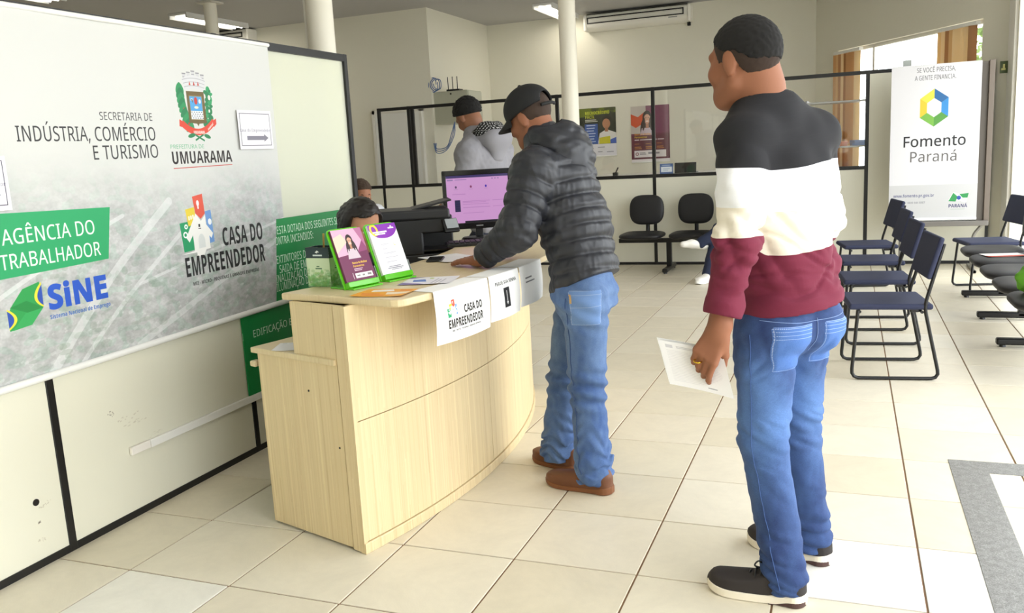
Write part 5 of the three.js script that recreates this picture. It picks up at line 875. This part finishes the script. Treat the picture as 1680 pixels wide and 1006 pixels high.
// ---- the man in the cap and quilted jacket, leaning on the counter
{
  const root = thing('person', 'man in a black cap and quilted jacket leaning on the counter', 'person', [0.46, 0, -0.8]);
  const Fw = unit([-0.94, 0, -0.33]), L = [Fw[2], 0, -Fw[0]].map((v) => v), up = [0, 1, 0];   // L points to his left, towards the camera
  const J = { pelvis: [0.5, 0.88, -0.815], hipL: [0.535, 0.82, -0.735], hipR: [0.455, 0.82, -0.9], kneeL: [0.53, 0.43, -0.735], kneeR: [0.375, 0.42, -0.905], ankL: [0.56, 0.1, -0.69], ankR: [0.33, 0.09, -0.9], waist: [0.49, 0.99, -0.83], mid: [0.465, 1.12, -0.865], chest: [0.4, 1.3, -0.89], shL: [0.335, 1.365, -0.72], shR: [0.33, 1.375, -1.07], elL: [0.3, 1.13, -0.6], wrL: [0.1, 1.005, -0.66], elR: [0.16, 1.16, -1.1], wrR: [0.11, 1.005, -0.98], neck: [0.335, 1.46, -0.9], head: [0.27, 1.588, -0.9] };
  const gaze = [-0.9, -0.36, -0.27], hup = unit([-0.25, 1, 0]);
  const Hd = new Field(), h = addHead(Hd, J.head, gaze, hup, 0.99); Hd.cone(J.neck, h.P(-0.03, -0.06, 0), 0.062, 0.058, 0.03); Hd.cone(add(J.neck, up, -0.04), J.neck, 0.08, 0.064, 0.03);
  const hl = new Field(); hl.cone(mix(J.elL, J.wrL, 0.7), J.wrL, 0.032, 0.029, 0.02); addHand(hl, add(J.wrL, [-0.005, -0.004, 0]), [-0.86, -0.09, -0.42], [0, -1, 0], unit([-0.4, 0, -0.86]), [0.06, 0.05, 0.06, 0.08], 1.0, [0.5, 0.3], 0.06);
  const hr = new Field(); hr.cone(mix(J.elR, J.wrR, 0.7), J.wrR, 0.032, 0.029, 0.02); addHand(hr, J.wrR, [-0.75, -0.12, 0.55], [0, -1, 0.1], unit([0.5, 0.2, 0.8]), [0.3, 0.35, 0.35, 0.35], 1.0, [0.5, 0.5]);
  const Bd = new Field(); Bd.cone(J.pelvis, J.chest, 0.09, 0.095, 0.05, L, 0.75).cone(J.shL, J.shR, 0.05, 0.05, 0.05).cone(J.chest, J.neck, 0.07, 0.05, 0.05);
  for (const s of ['L', 'R']) Bd.cone(J['hip' + s], J['knee' + s], 0.07, 0.048, 0.03).cone(J['knee' + s], J['ank' + s], 0.046, 0.036, 0.03).cone(J['sh' + s], J['el' + s], 0.045, 0.04, 0.03).cone(J['el' + s], J['wr' + s], 0.038, 0.03, 0.03);
  bodyMesh(root, skinTan, [skin(Hd, 0.0048), skin(hl, 0.0032), skin(hr, 0.0035), skin(Bd, 0.012)]); eyes(root, h);
  mesh('hair', local(hairShell(h, J.head, 0.002, (a, b, d) => Math.max(-0.05 - b + 0.07 * smooth(-0.05, -0.01, a), a - 0.03, b - 0.085), 0.001, 0.005), root), hairBrown, root);
  // cap
  const cl = std(0x131416, 0.8), Cp = new Field(); Cp.ell(h.P(-0.008, 0.04, 0), h.ax, [0.118, 0.1, 0.095].map((v) => v * h.s), 0.02);
  const cf = (x, y, z) => { const q = [x - J.head[0], y - J.head[1], z - J.head[2]], a = dot(q, h.f), b = dot(q, h.up), d = dot(q, h.r), D = Cp.at(x, y, z); return Math.max(D, -(D + 0.011), 0.018 - 0.12 * a - b, 0.042 - Math.hypot((a + 0.11) * 0.7, (b - 0.03) * 1.0, d) + 0.0); };
  const cap = mesh('cap', local(skin(Cp, 0.0042, cf), root), cl, root);
  mesh('cap_button', local(new THREE.SphereGeometry(0.008, 12, 8).translate(...h.P(-0.008, 0.14, 0)), root), cl, cap);
  const rimP = (a, o, y) => h.P(-0.008 + (0.113 + o) * Math.cos(a), 0.02 + y, (0.09 + o * 0.75) * Math.sin(a));
  for (const y0 of [0, -0.004]) mesh('visor', local(grid(20, 8, (u, v) => { const a = (u - 0.5) * 2.1, w = Math.cos((u - 0.5) * 2.9); return rimP(a, v * 0.075 * Math.max(0, w) - 0.004, y0 + 0.012 - 0.03 * v - 0.5 * Math.pow(0.1 * Math.sin(a), 2) * (1 + v * 3)); }), root), std(0x131416, 0.8, { side: THREE.DoubleSide }), cap);
  mesh('strap', local(tube(Array.from({ length: 9 }, (_, i) => h.P(-0.008 - 0.118 * Math.cos((i / 8 - 0.5) * 1.1), 0.012, 0.098 * Math.sin((i / 8 - 0.5) * 1.1))), 0.007, 6, 30), root), cl, cap);
  // quilted jacket: every channel bulges between two seams
  const puff = (pitch, amp, ph = 0) => (t) => { const q = Math.abs(((t + ph) / pitch) % 1 + 1) % 1, e = Math.min(q, 1 - q) * pitch; return amp * (1 - Math.exp(-e * e / 1.1e-4) * 1.5); }, K = new Field();
  const body0 = [0.515, 0.92, -0.825], tq = puff(0.064, 0.008);
  const tm = (off) => (t, x, y, z) => { const side = dot([x - 0.46, 0, z - 0.85 * -1 - 1.7], L); return tq(t + off + 0.10 * Math.max(0, side) * 0); };
  K.cone(add(body0, [-0.02, -0.06, 0]), body0, 0.12, 0.122, 0.03, L, 0.76).cone(body0, J.mid, 0.122, 0.126, 0.04, L, 0.76, tm(0)).cone(J.mid, add(J.chest, up, 0.02), 0.126, 0.13, 0.05, L, 0.72, tm(0.21)).cone(J.shL, J.shR, 0.088, 0.088, 0.07).cone(J.chest, add(J.neck, up, -0.02), 0.11, 0.08, 0.06).cone(add(J.neck, [0.02, -0.06, 0]), add(J.neck, [-0.012, 0.035, 0]), 0.1, 0.088, 0.03);
  K.cone(add(J.shL, L, -0.01), J.elL, 0.09, 0.078, 0.03, null, 1, puff(0.062, 0.007)).cone(J.elL, mix(J.elL, J.wrL, 0.93), 0.076, 0.05, 0.03, null, 1, puff(0.06, 0.006)).cone(J.shR, J.elR, 0.09, 0.076, 0.03, null, 1, puff(0.058, 0.009)).cone(J.elR, mix(J.elR, J.wrR, 0.93), 0.074, 0.05, 0.03, null, 1, puff(0.055, 0.008));
  const cN = unit(add(J.wrL, J.elL, -1)), cP = mix(J.elL, J.wrL, 0.93);
  const kf = (x, y, z) => { const d = K.at(x, y, z); if (Math.abs(d) > 0.06) return d; const q = dot([x - cP[0], y - cP[1], z - cP[2]], cN), far = dot([x - body0[0], 0, z - body0[2]], Fw) > 0.2 ? q : -1; const hem = 0.875 - 0.5 * dot([x - body0[0], 0, z - body0[2]], Fw); return Math.max(d + 0.004 * n3(x * 9, y * 9, z * 9) + 0.003 * Math.abs(n3(x * 20, y * 7, z * 20)), Math.max(far, dot([x - body0[0], 0, z - body0[2]], Fw) < 0.2 ? hem - y : -1)); };
  const nylon = phy(0x24262d, 0.5, { sheen: 0.2, sheenRoughness: 0.5, sheenColor: new THREE.Color(0x666a78) });
  mesh('jacket', local(skin(K, 0.005, kf), root), nylon, root);
  // hood lying on the shoulders
  const Hk = new Field(); const hc = [0.39, 1.485, -0.93];
  for (let i = 0; i < 9; i++) { const a = i / 8 * Math.PI * 1.36 - Math.PI * 0.68, b = (i + 1) / 8 * Math.PI * 1.36 - Math.PI * 0.68, Pp = (t) => { const c = Math.cos(t), s = Math.sin(t); return add(add(add(hc, Fw, -0.075 * c + 0.035), L, 0.115 * s), up, -0.045 * c + 0.02 * (1 - c)); }; if (i < 8) Hk.cone(Pp(a), Pp(b), 0.03 + 0.02 * Math.cos(a), 0.03 + 0.02 * Math.cos(b), 0.03); }
  Hk.cone([0.43, 1.44, -0.9], [0.5, 1.3, -0.88], 0.075, 0.05, 0.05, L, 0.6).cone([0.4, 1.5, -0.93], [0.45, 1.42, -0.9], 0.075, 0.07, 0.05, L, 0.65);
  mesh('hood', local(skin(Hk, 0.0065, (x, y, z) => { const d = Hk.at(x, y, z); return Math.abs(d) > 0.05 ? d : Math.max(d + 0.006 * n3(x * 12, y * 22, z * 12), 0.062 - Math.hypot(x - J.neck[0] - 0.01, z - J.neck[2]) - 0.25 * Math.max(0, 1.43 - y)); }), root), nylon, root);
  // jeans, bunched over the boots
  const Q = new Field(); Q.cone(add(J.pelvis, up, 0.07), add(J.pelvis, up, -0.03), 0.112, 0.118, 0.05, L, 0.8);
  for (const [s, k] of [['L', 1], ['R', -1]]) Q.ball(add(add(add(J.pelvis, L, 0.07 * k), Fw, -0.028), up, -0.06), 0.088, 0.06).cone(J['hip' + s], J['knee' + s], 0.098, 0.078, 0.02).cone(J['knee' + s], add(J['ank' + s], [0, -0.02, 0]), 0.072, 0.08, 0.02);
  const jf = (x, y, z) => {
    const d = Q.at(x, y, z); if (Math.abs(d) > 0.05) return d; let w = 0.003 * n3(x * 8, y * 8, z * 8); w += 0.012 * smooth(0.4, 0.12, y) * Math.sin(y * 110 + 5 * n3(x * 9, y * 4, z * 9) + 12 * x) * (0.55 + 0.45 * n3(x * 9, y * 5, z * 9 + 3)); w += 0.009 * smooth(0.14, 0.02, Math.abs(y - 0.44)) * Math.sin(y * 95 + 22 * (x - z)); w += 0.005 * smooth(0.16, 0.02, Math.abs(y - 0.78)) * Math.sin(y * 90 + 45 * x); return Math.max(d + w, 0.035 - y + (z < -0.82 ? 0.012 : 0), y - 0.94);
  };
  const wash = (x, y, z) => { const t = 0.45 + 0.3 * n3(x * 7, y * 4, z * 7) + 0.16 * n3(x * 30, y * 18, z * 30) + 0.2 * smooth(0.5, 0.8, y); return mix3(lin(0x3c5c96), lin(0x7d9cc8), Math.min(1, Math.max(0, t * 0.8))); };
  mesh('jeans', local(metreUV(paint(skin(Q, 0.0065, jf), wash)), root), denim(), root);
  const ptex = canvasTexture(512, 512, (x, w, hh) => { x.fillStyle = '#6c8dc0'; x.fillRect(0, 0, w, hh); for (let i = 0; i < 5000; i++) { x.fillStyle = `rgba(${rnd() < 0.5 ? '175,195,225' : '50,75,125'},.12)`; x.fillRect(rnd() * w, rnd() * hh, 2, 7); } x.strokeStyle = '#b9c2d2'; x.lineWidth = 5; x.setLineDash([11, 6]); x.strokeRect(18, 14, w - 36, hh - 34); x.beginPath(); x.moveTo(10, 70); x.lineTo(w - 10, 70); x.stroke(); x.beginPath(); x.moveTo(20, 250); x.lineTo(w - 20, 230); x.stroke(); x.setLineDash([]); x.fillStyle = '#c9a36a'; x.fillRect(14, 60, 26, 130); });
  const bn = unit(add(Fw.map((v) => -v), L, 0.9)); mesh('pocket', local(patch(jf, add(add([J.pelvis[0], 0.8, J.pelvis[2]], L, 0.075), Fw, -0.05), unit(cross(up, bn)), up, bn, 0.145, 0.15, 0.003, 14, 14, 0.15), root), std(0xffffff, 0.85, { map: ptex }), root);
  const surfPt = (p, n) => { let t = 0.2; for (let i = 0; i < 60; i++) { const d = jf(...add(p, n, t)); if (d < 4e-4) break; t -= d * 0.8; if (t < -0.2) break; } return add(p, n, t + 0.0014); };
  mesh('side_seam', local(tube(Array.from({ length: 24 }, (_, i) => { const y = 0.84 - 0.78 * i / 23, c = y > 0.43 ? mix(J.kneeL, J.hipL, (y - 0.43) / 0.39) : mix(J.ankL, J.kneeL, (y - 0.1) / 0.33); return surfPt([c[0], y, c[2]], unit(add(L, Fw, 0.25))); }), 0.002, 5, 120), root), std(0x3a5488, 0.85), root);
  const leather = phy(0x6a3f24, 0.5), soleM = std(0x7a4a28, 0.6);
  shoe(root, 'boot', [0.645, 0, -0.665], [0.335, 0, -0.715], 0.048, 0.085, leather, soleM, { sole: 0.02, wave: 0.016 }); shoe(root, 'boot', [0.43, 0, -0.87], [0.18, 0, -0.99], 0.048, 0.085, leather, soleM, { sole: 0.02, wave: 0.016 });
  mesh('wrist_band', local(new THREE.TorusGeometry(0.033, 0.004, 8, 30).applyQuaternion(new THREE.Quaternion().setFromUnitVectors(V(0, 0, 1), V(...cN))).translate(...add(J.wrL, cN, -0.002)), root), C.steel, root);
}
// ---- simpler figures further away
function figure(label, at, o) {
  const root = thing('person', label, 'person', at), J = o.J, up = [0, 1, 0], Fw = unit(o.Fw), L = [Fw[2], 0, -Fw[0]];
  const Hd = new Field(), h = addHead(Hd, J.head, o.gaze, o.hup ?? up, o.hs ?? 1); Hd.cone(J.neck, h.P(-0.025, -0.06, 0), 0.058, 0.054, 0.03); Hd.cone(add(J.neck, up, -0.05), J.neck, 0.07, 0.06, 0.03);
  const pieces = [skin(Hd, 0.006)], Bd = new Field(); Bd.cone(J.pelvis, J.chest, 0.09, 0.09, 0.05, L, 0.75).cone(J.shL, J.shR, 0.045, 0.045, 0.05).cone(J.chest, J.neck, 0.07, 0.05, 0.05);
  for (const s of ['L', 'R']) {
    Bd.cone(J['hip' + s], J['knee' + s], 0.068, 0.046, 0.03).cone(J['knee' + s], J['ank' + s], 0.045, 0.035, 0.03).cone(J['sh' + s], J['el' + s], 0.042, 0.036, 0.03).cone(J['el' + s], J['wr' + s], 0.036, 0.028, 0.03);
    const hn = new Field(), d = unit(add(J['wr' + s], J['el' + s], -1)); addHand(hn, J['wr' + s], o['hand' + s] ?? d, [0, -1, 0], add(L.map((v) => v * (s === 'L' ? -1 : 1)), Fw, 0.2), [0.25, 0.28, 0.3, 0.3], 0.95); pieces.push(skin(hn, 0.0045));
  }
  pieces.push(skin(Bd, 0.014)); bodyMesh(root, o.skin, pieces); if (o.eyes) eyes(root, h);
  const S = new Field(), k = o.bulk ?? 1; if (o.trap) S.cone(J.shL, J.neck, 0.075, 0.075, 0.05).cone(J.shR, J.neck, 0.075, 0.075, 0.05); S.cone(J.chest, J.waist, 0.125 * k, 0.12 * k, 0.05, L, 0.72).cone(J.waist, add(J.pelvis, up, 0.02), 0.12 * k, 0.12 * k, 0.05, L, 0.76).cone(J.shL, J.shR, 0.075 * k, 0.075 * k, 0.06).cone(J.chest, add(J.neck, up, -0.02), 0.1, 0.07, 0.05);
  for (const s of ['L', 'R']) S.cone(J['sh' + s], J['el' + s], 0.08 * k, 0.064 * k, 0.03).cone(J['el' + s], mix(J['el' + s], J['wr' + s], 0.92), 0.064 * k, 0.045, 0.03);
  mesh(o.topName, local(skin(S, 0.009, (x, y, z) => { const d = S.at(x, y, z); return Math.abs(d) > 0.05 ? d : d + 0.005 * n3(x * 8, y * 12, z * 8) + 0.003 * n3(x * 24, y * 24, z * 24); }), root), o.top, root);
  const Q = new Field(); Q.cone(add(J.pelvis, up, 0.04), add(J.pelvis, up, -0.03), 0.11, 0.115, 0.05, L, 0.78); for (const s of ['L', 'R']) Q.cone(J['hip' + s], J['knee' + s], 0.092, 0.072, 0.02).cone(J['knee' + s], J['ank' + s], 0.07, 0.06, 0.02);
  mesh('trousers', local(skin(Q, 0.009, (x, y, z) => { const d = Q.at(x, y, z); return Math.abs(d) > 0.05 ? d : d + 0.005 * n3(x * 8, y * 14, z * 8); }), root), o.trousers, root);
  if (o.shoes) for (const [he, to] of o.feet) shoe(root, 'shoe', he, to, 0.047, 0.075, o.shoes, o.sole ?? C.white, { wave: 0.01 });
  return { root, h, J, L, Fw };
}
{ // hooded man by the computer
  const c = [-0.78, 0, -2.87], Fw = unit([-0.96, 0, -0.28]), L = [Fw[2], 0, -Fw[0]], P = (f, y, l) => [c[0] + Fw[0] * f + L[0] * l, y, c[2] + Fw[2] * f + L[2] * l];
  const g = std(0x8e8d93, 0.95), f = figure('man in a grey hoodie standing behind the monitor, head bent', c, { Fw, gaze: add(Fw, [0.1, -0.75, -0.3]), hup: unit(add([0, 1, 0], Fw, 0.7)), hs: 1.02, skin: phy(0x8e5f45, 0.55), top: g, topName: 'hoodie', trousers: std(0x262a38, 0.9), shoes: std(0x2a2a2c, 0.7), bulk: 1.06, trap: 1, feet: [[P(-0.08, 0, 0.11), P(0.2, 0, 0.13)], [P(-0.08, 0, -0.11), P(0.2, 0, -0.13)]],
    J: { pelvis: P(-0.02, 0.95, 0), waist: P(-0.01, 1.1, 0), chest: P(0.0, 1.38, 0), neck: P(0.06, 1.575, 0), head: P(0.125, 1.71, 0), shL: P(0, 1.455, 0.175), shR: P(0, 1.455, -0.175), elL: P(0.02, 1.2, 0.23), elR: P(0.02, 1.2, -0.23), wrL: P(0.24, 1.12, 0.16), wrR: P(0.24, 1.12, -0.16), hipL: P(0, 0.86, 0.09), hipR: P(0, 0.86, -0.09), kneeL: P(0.02, 0.48, 0.1), kneeR: P(0.02, 0.48, -0.1), ankL: P(-0.01, 0.09, 0.11), ankR: P(-0.01, 0.09, -0.11) } });
  mesh('hair', local(hairShell(f.h, f.J.head, 0.014, (a, b, d) => Math.max(0.012 - b + Math.max(0, a) * 0.7 - Math.max(0, -a) * 0.6, a - 0.085), 0.006, 0.006), f.root), hairBlack, f.root);
  const Hk = new Field(); Hk.cone(P(-0.07, 1.605, 0.06), P(-0.07, 1.605, -0.06), 0.055, 0.055, 0.05).cone(P(-0.1, 1.59, 0.02), P(-0.13, 1.54, -0.02), 0.055, 0.045, 0.05).cone(P(-0.05, 1.6, 0.07), P(0.05, 1.56, 0.09), 0.04, 0.028, 0.04).cone(P(-0.05, 1.6, -0.07), P(0.05, 1.56, -0.09), 0.04, 0.028, 0.04);
  const lining = canvasTexture(512, 512, (x, w, h) => { x.fillStyle = '#121214'; x.fillRect(0, 0, w, h); for (let i = 0; i < 9; i++) for (let j = 0; j < 16; j++) { x.save(); x.translate(i * 60 + (j % 2) * 30, j * 34); x.rotate(-0.5); x.fillStyle = '#e4e4e4'; x.fillRect(0, 0, 30, 7); x.fillRect(0, 11, 20, 4); x.restore(); } }, { repeat: [5, 5] });
  const hg = metreUV(skin(Hk, 0.008, (x, y, z) => Hk.at(x, y, z) + 0.004 * n3(x * 14, y * 14, z * 14)));
  mesh('hood_lining', local(hg, f.root), std(0xffffff, 0.9, { map: lining }), f.root);
  const rim = new Field(); rim.cone(P(-0.12, 1.55, 0.05), P(-0.13, 1.55, -0.05), 0.05, 0.05, 0.06).cone(P(-0.13, 1.54, 0), P(-0.11, 1.42, 0), 0.055, 0.04, 0.06, L, 0.6).cone(P(-0.1, 1.535, 0.07), P(0.03, 1.53, 0.11), 0.045, 0.035, 0.05).cone(P(-0.1, 1.535, -0.07), P(0.03, 1.53, -0.11), 0.045, 0.035, 0.05); mesh('hood', local(skin(rim, 0.008), f.root), g, f.root);
}
{ // clerk behind the counter
  const c = [-0.84, 0, -1.04], Fw = unit([0.98, 0, -0.05]), L = [Fw[2], 0, -Fw[0]], P = (f, y, l) => [c[0] + Fw[0] * f + L[0] * l, y, c[2] + Fw[2] * f + L[2] * l];
  const f = figure('dark haired woman in black seated behind the counter, looking down', c, { Fw, gaze: unit([0.75, -0.42, 0.42]), hup: unit([0.3, 1, 0.1]), skin: skinFair, top: std(0x141417, 0.85), topName: 'blouse', trousers: std(0x1b1c24, 0.9), shoes: std(0x151515, 0.6), eyes: true, bulk: 0.92, feet: [[P(0.28, 0, 0.1), P(0.52, 0, 0.11)], [P(0.28, 0, -0.1), P(0.52, 0, -0.11)]],
    J: { pelvis: P(-0.05, 0.56, 0), waist: P(-0.05, 0.68, 0), chest: P(0.0, 0.86, 0), neck: P(0.06, 1.02, 0), head: [-0.705, 1.13, -1.06], shL: P(0.02, 0.95, 0.16), shR: P(0.02, 0.95, -0.16), elL: P(0.1, 0.76, 0.2), elR: P(0.1, 0.76, -0.2), wrL: P(0.27, 0.775, 0.1), wrR: P(0.27, 0.775, -0.1), hipL: P(0.0, 0.55, 0.09), hipR: P(0.0, 0.55, -0.09), kneeL: P(0.36, 0.54, 0.1), kneeR: P(0.36, 0.54, -0.1), ankL: P(0.32, 0.1, 0.1), ankR: P(0.32, 0.1, -0.1) } });
  const hh = f.h, Hr = new Field(); Hr.ell(hh.P(-0.016, 0.03, 0), hh.ax, [0.112, 0.104, 0.09], 0.03); Hr.cone(hh.P(-0.07, 0.0, 0.0), add(hh.P(-0.09, -0.1, 0), [0, -0.1, 0]), 0.07, 0.05, 0.05, hh.r, 0.75); for (const k of [-1, 1]) Hr.cone(hh.P(0.0, 0.03, 0.075 * k), add(hh.P(-0.03, -0.09, 0.085 * k), [0, -0.05, 0]), 0.03, 0.028, 0.04);
  mesh('hair', local(skin(Hr, 0.006, (x, y, z) => { const q = [x - f.J.head[0], y - f.J.head[1], z - f.J.head[2]], a = dot(q, hh.f), b = dot(q, hh.up), d = dot(q, hh.r); return Math.max(Hr.at(x, y, z) + 0.003 * n3(x * 30, y * 60, z * 30), Math.min(a - 0.012 - 0.5 * Math.max(0, Math.abs(d) - 0.06), 0.092 - b - 0.35 * Math.abs(d + 0.02))); }), f.root), std(0x17110f, 0.5), f.root);
  taskChair('dark stool of the woman behind the counter', [-0.88, 0, -1.04], 0.2);
}
{ // seated man behind the partition
  const c = [-2.38, 0, -3.75], Fw = unit([0.85, 0, 0.5]), L = [Fw[2], 0, -Fw[0]], P = (f, y, l) => [c[0] + Fw[0] * f + L[0] * l, y, c[2] + Fw[2] * f + L[2] * l];
  const f = figure('seated man with short brown hair and pale shirt, half hidden by the partition post', c, { Fw, gaze: add(Fw, [0, -0.45, 0.1]), hup: unit(add([0, 1, 0], Fw, 0.3)), skin: phy(0xb27a5c, 0.55), top: std(0xdfe3ea, 0.85), topName: 'shirt', trousers: std(0x2a3040, 0.9), shoes: std(0x1d1d1d, 0.6), eyes: true, feet: [[P(0.3, 0, 0.1), P(0.56, 0, 0.11)], [P(0.3, 0, -0.1), P(0.56, 0, -0.11)]],
    J: { pelvis: P(-0.05, 0.57, 0), waist: P(-0.04, 0.7, 0), chest: P(0.02, 0.9, 0), neck: P(0.07, 1.06, 0), head: P(0.12, 1.17, 0), shL: P(0.03, 0.99, 0.18), shR: P(0.03, 0.99, -0.18), elL: P(0.1, 0.76, 0.24), elR: P(0.1, 0.76, -0.24), wrL: P(0.34, 0.72, 0.14), wrR: P(0.34, 0.72, -0.14), hipL: P(0, 0.56, 0.09), hipR: P(0, 0.56, -0.09), kneeL: P(0.4, 0.55, 0.11), kneeR: P(0.4, 0.55, -0.11), ankL: P(0.36, 0.1, 0.1), ankR: P(0.36, 0.1, -0.1) } });
  mesh('hair', local(hairShell(f.h, f.J.head, 0.008, (a, b, d) => Math.max(0.03 - b + Math.max(0, a) * 0.6 - Math.max(0, -a) * 1.2, a - 0.08), 0.004, 0.006), f.root), std(0x4a3a2e, 0.8), f.root);
  const col = std(0x27314a, 0.8); mesh('collar', local(tube(Array.from({ length: 12 }, (_, i) => { const a = i / 12 * 6.283; return P(0.075 + 0.07 * Math.cos(a), 1.06 - 0.02 * Math.cos(a), 0.075 * Math.sin(a)); }), 0.016, 8, 50, true), f.root), col, f.root);
  taskChair('dark stool of the seated man by the partition post', [-2.44, 0, -3.78], -0.53);
}
{ // person waiting on the far bench
  const c = [0.49, 0, -7.1], Fw = unit([-0.22, 0, 1]), L = [Fw[2], 0, -Fw[0]], P = (f, y, l) => [c[0] + Fw[0] * f + L[0] * l, y, c[2] + Fw[2] * f + L[2] * l], toe = std(0xe9e6de, 0.7);
  const f = figure('seated person with dark jeans and white sneakers, mostly hidden behind the striped sweater', c, { Fw, gaze: Fw, skin: skinTan, top: std(0x3a3f4a, 0.9), topName: 'jacket', trousers: std(0x222a42, 0.9), eyes: true, shoes: toe, feet: [[P(0.68, 0, -0.12), P(0.96, 0, -0.18)]],
    J: { pelvis: P(-0.02, 0.56, 0), waist: P(-0.06, 0.68, 0), chest: P(-0.06, 0.9, 0), neck: P(-0.03, 1.07, 0), head: P(0.0, 1.2, 0), shL: P(-0.05, 1.0, 0.18), shR: P(-0.05, 1.0, -0.18), elL: P(0.02, 0.77, 0.23), elR: P(0.02, 0.77, -0.23), wrL: P(0.24, 0.68, 0.1), wrR: P(0.24, 0.68, -0.1), hipL: P(0.02, 0.55, 0.08), hipR: P(0.02, 0.55, -0.08), kneeL: P(0.46, 0.62, 0.06), kneeR: P(0.5, 0.53, -0.1), ankL: P(0.66, 0.4, -0.24), ankR: P(0.74, 0.09, -0.14) } });
  mesh('hair', local(hairShell(f.h, f.J.head, 0.01, (a, b, d) => Math.max(0.02 - b + Math.max(0, a) * 0.7 - Math.max(0, -a) * 1.3, a - 0.08), 0.004, 0.007), f.root), hairBlack, f.root);
  const R = f.J.ankL, t = add(R, [-0.17, 0.0, 0.12]), F = new Field(); F.cone(add(R, [0.03, -0.03, -0.02]), mix(R, t, 0.55), 0.045, 0.04, 0.03).cone(mix(R, t, 0.5), t, 0.042, 0.034, 0.03); mesh('shoe', local(skin(F, 0.007), f.root), toe, f.root);
}
renderer.render(scene, camera);
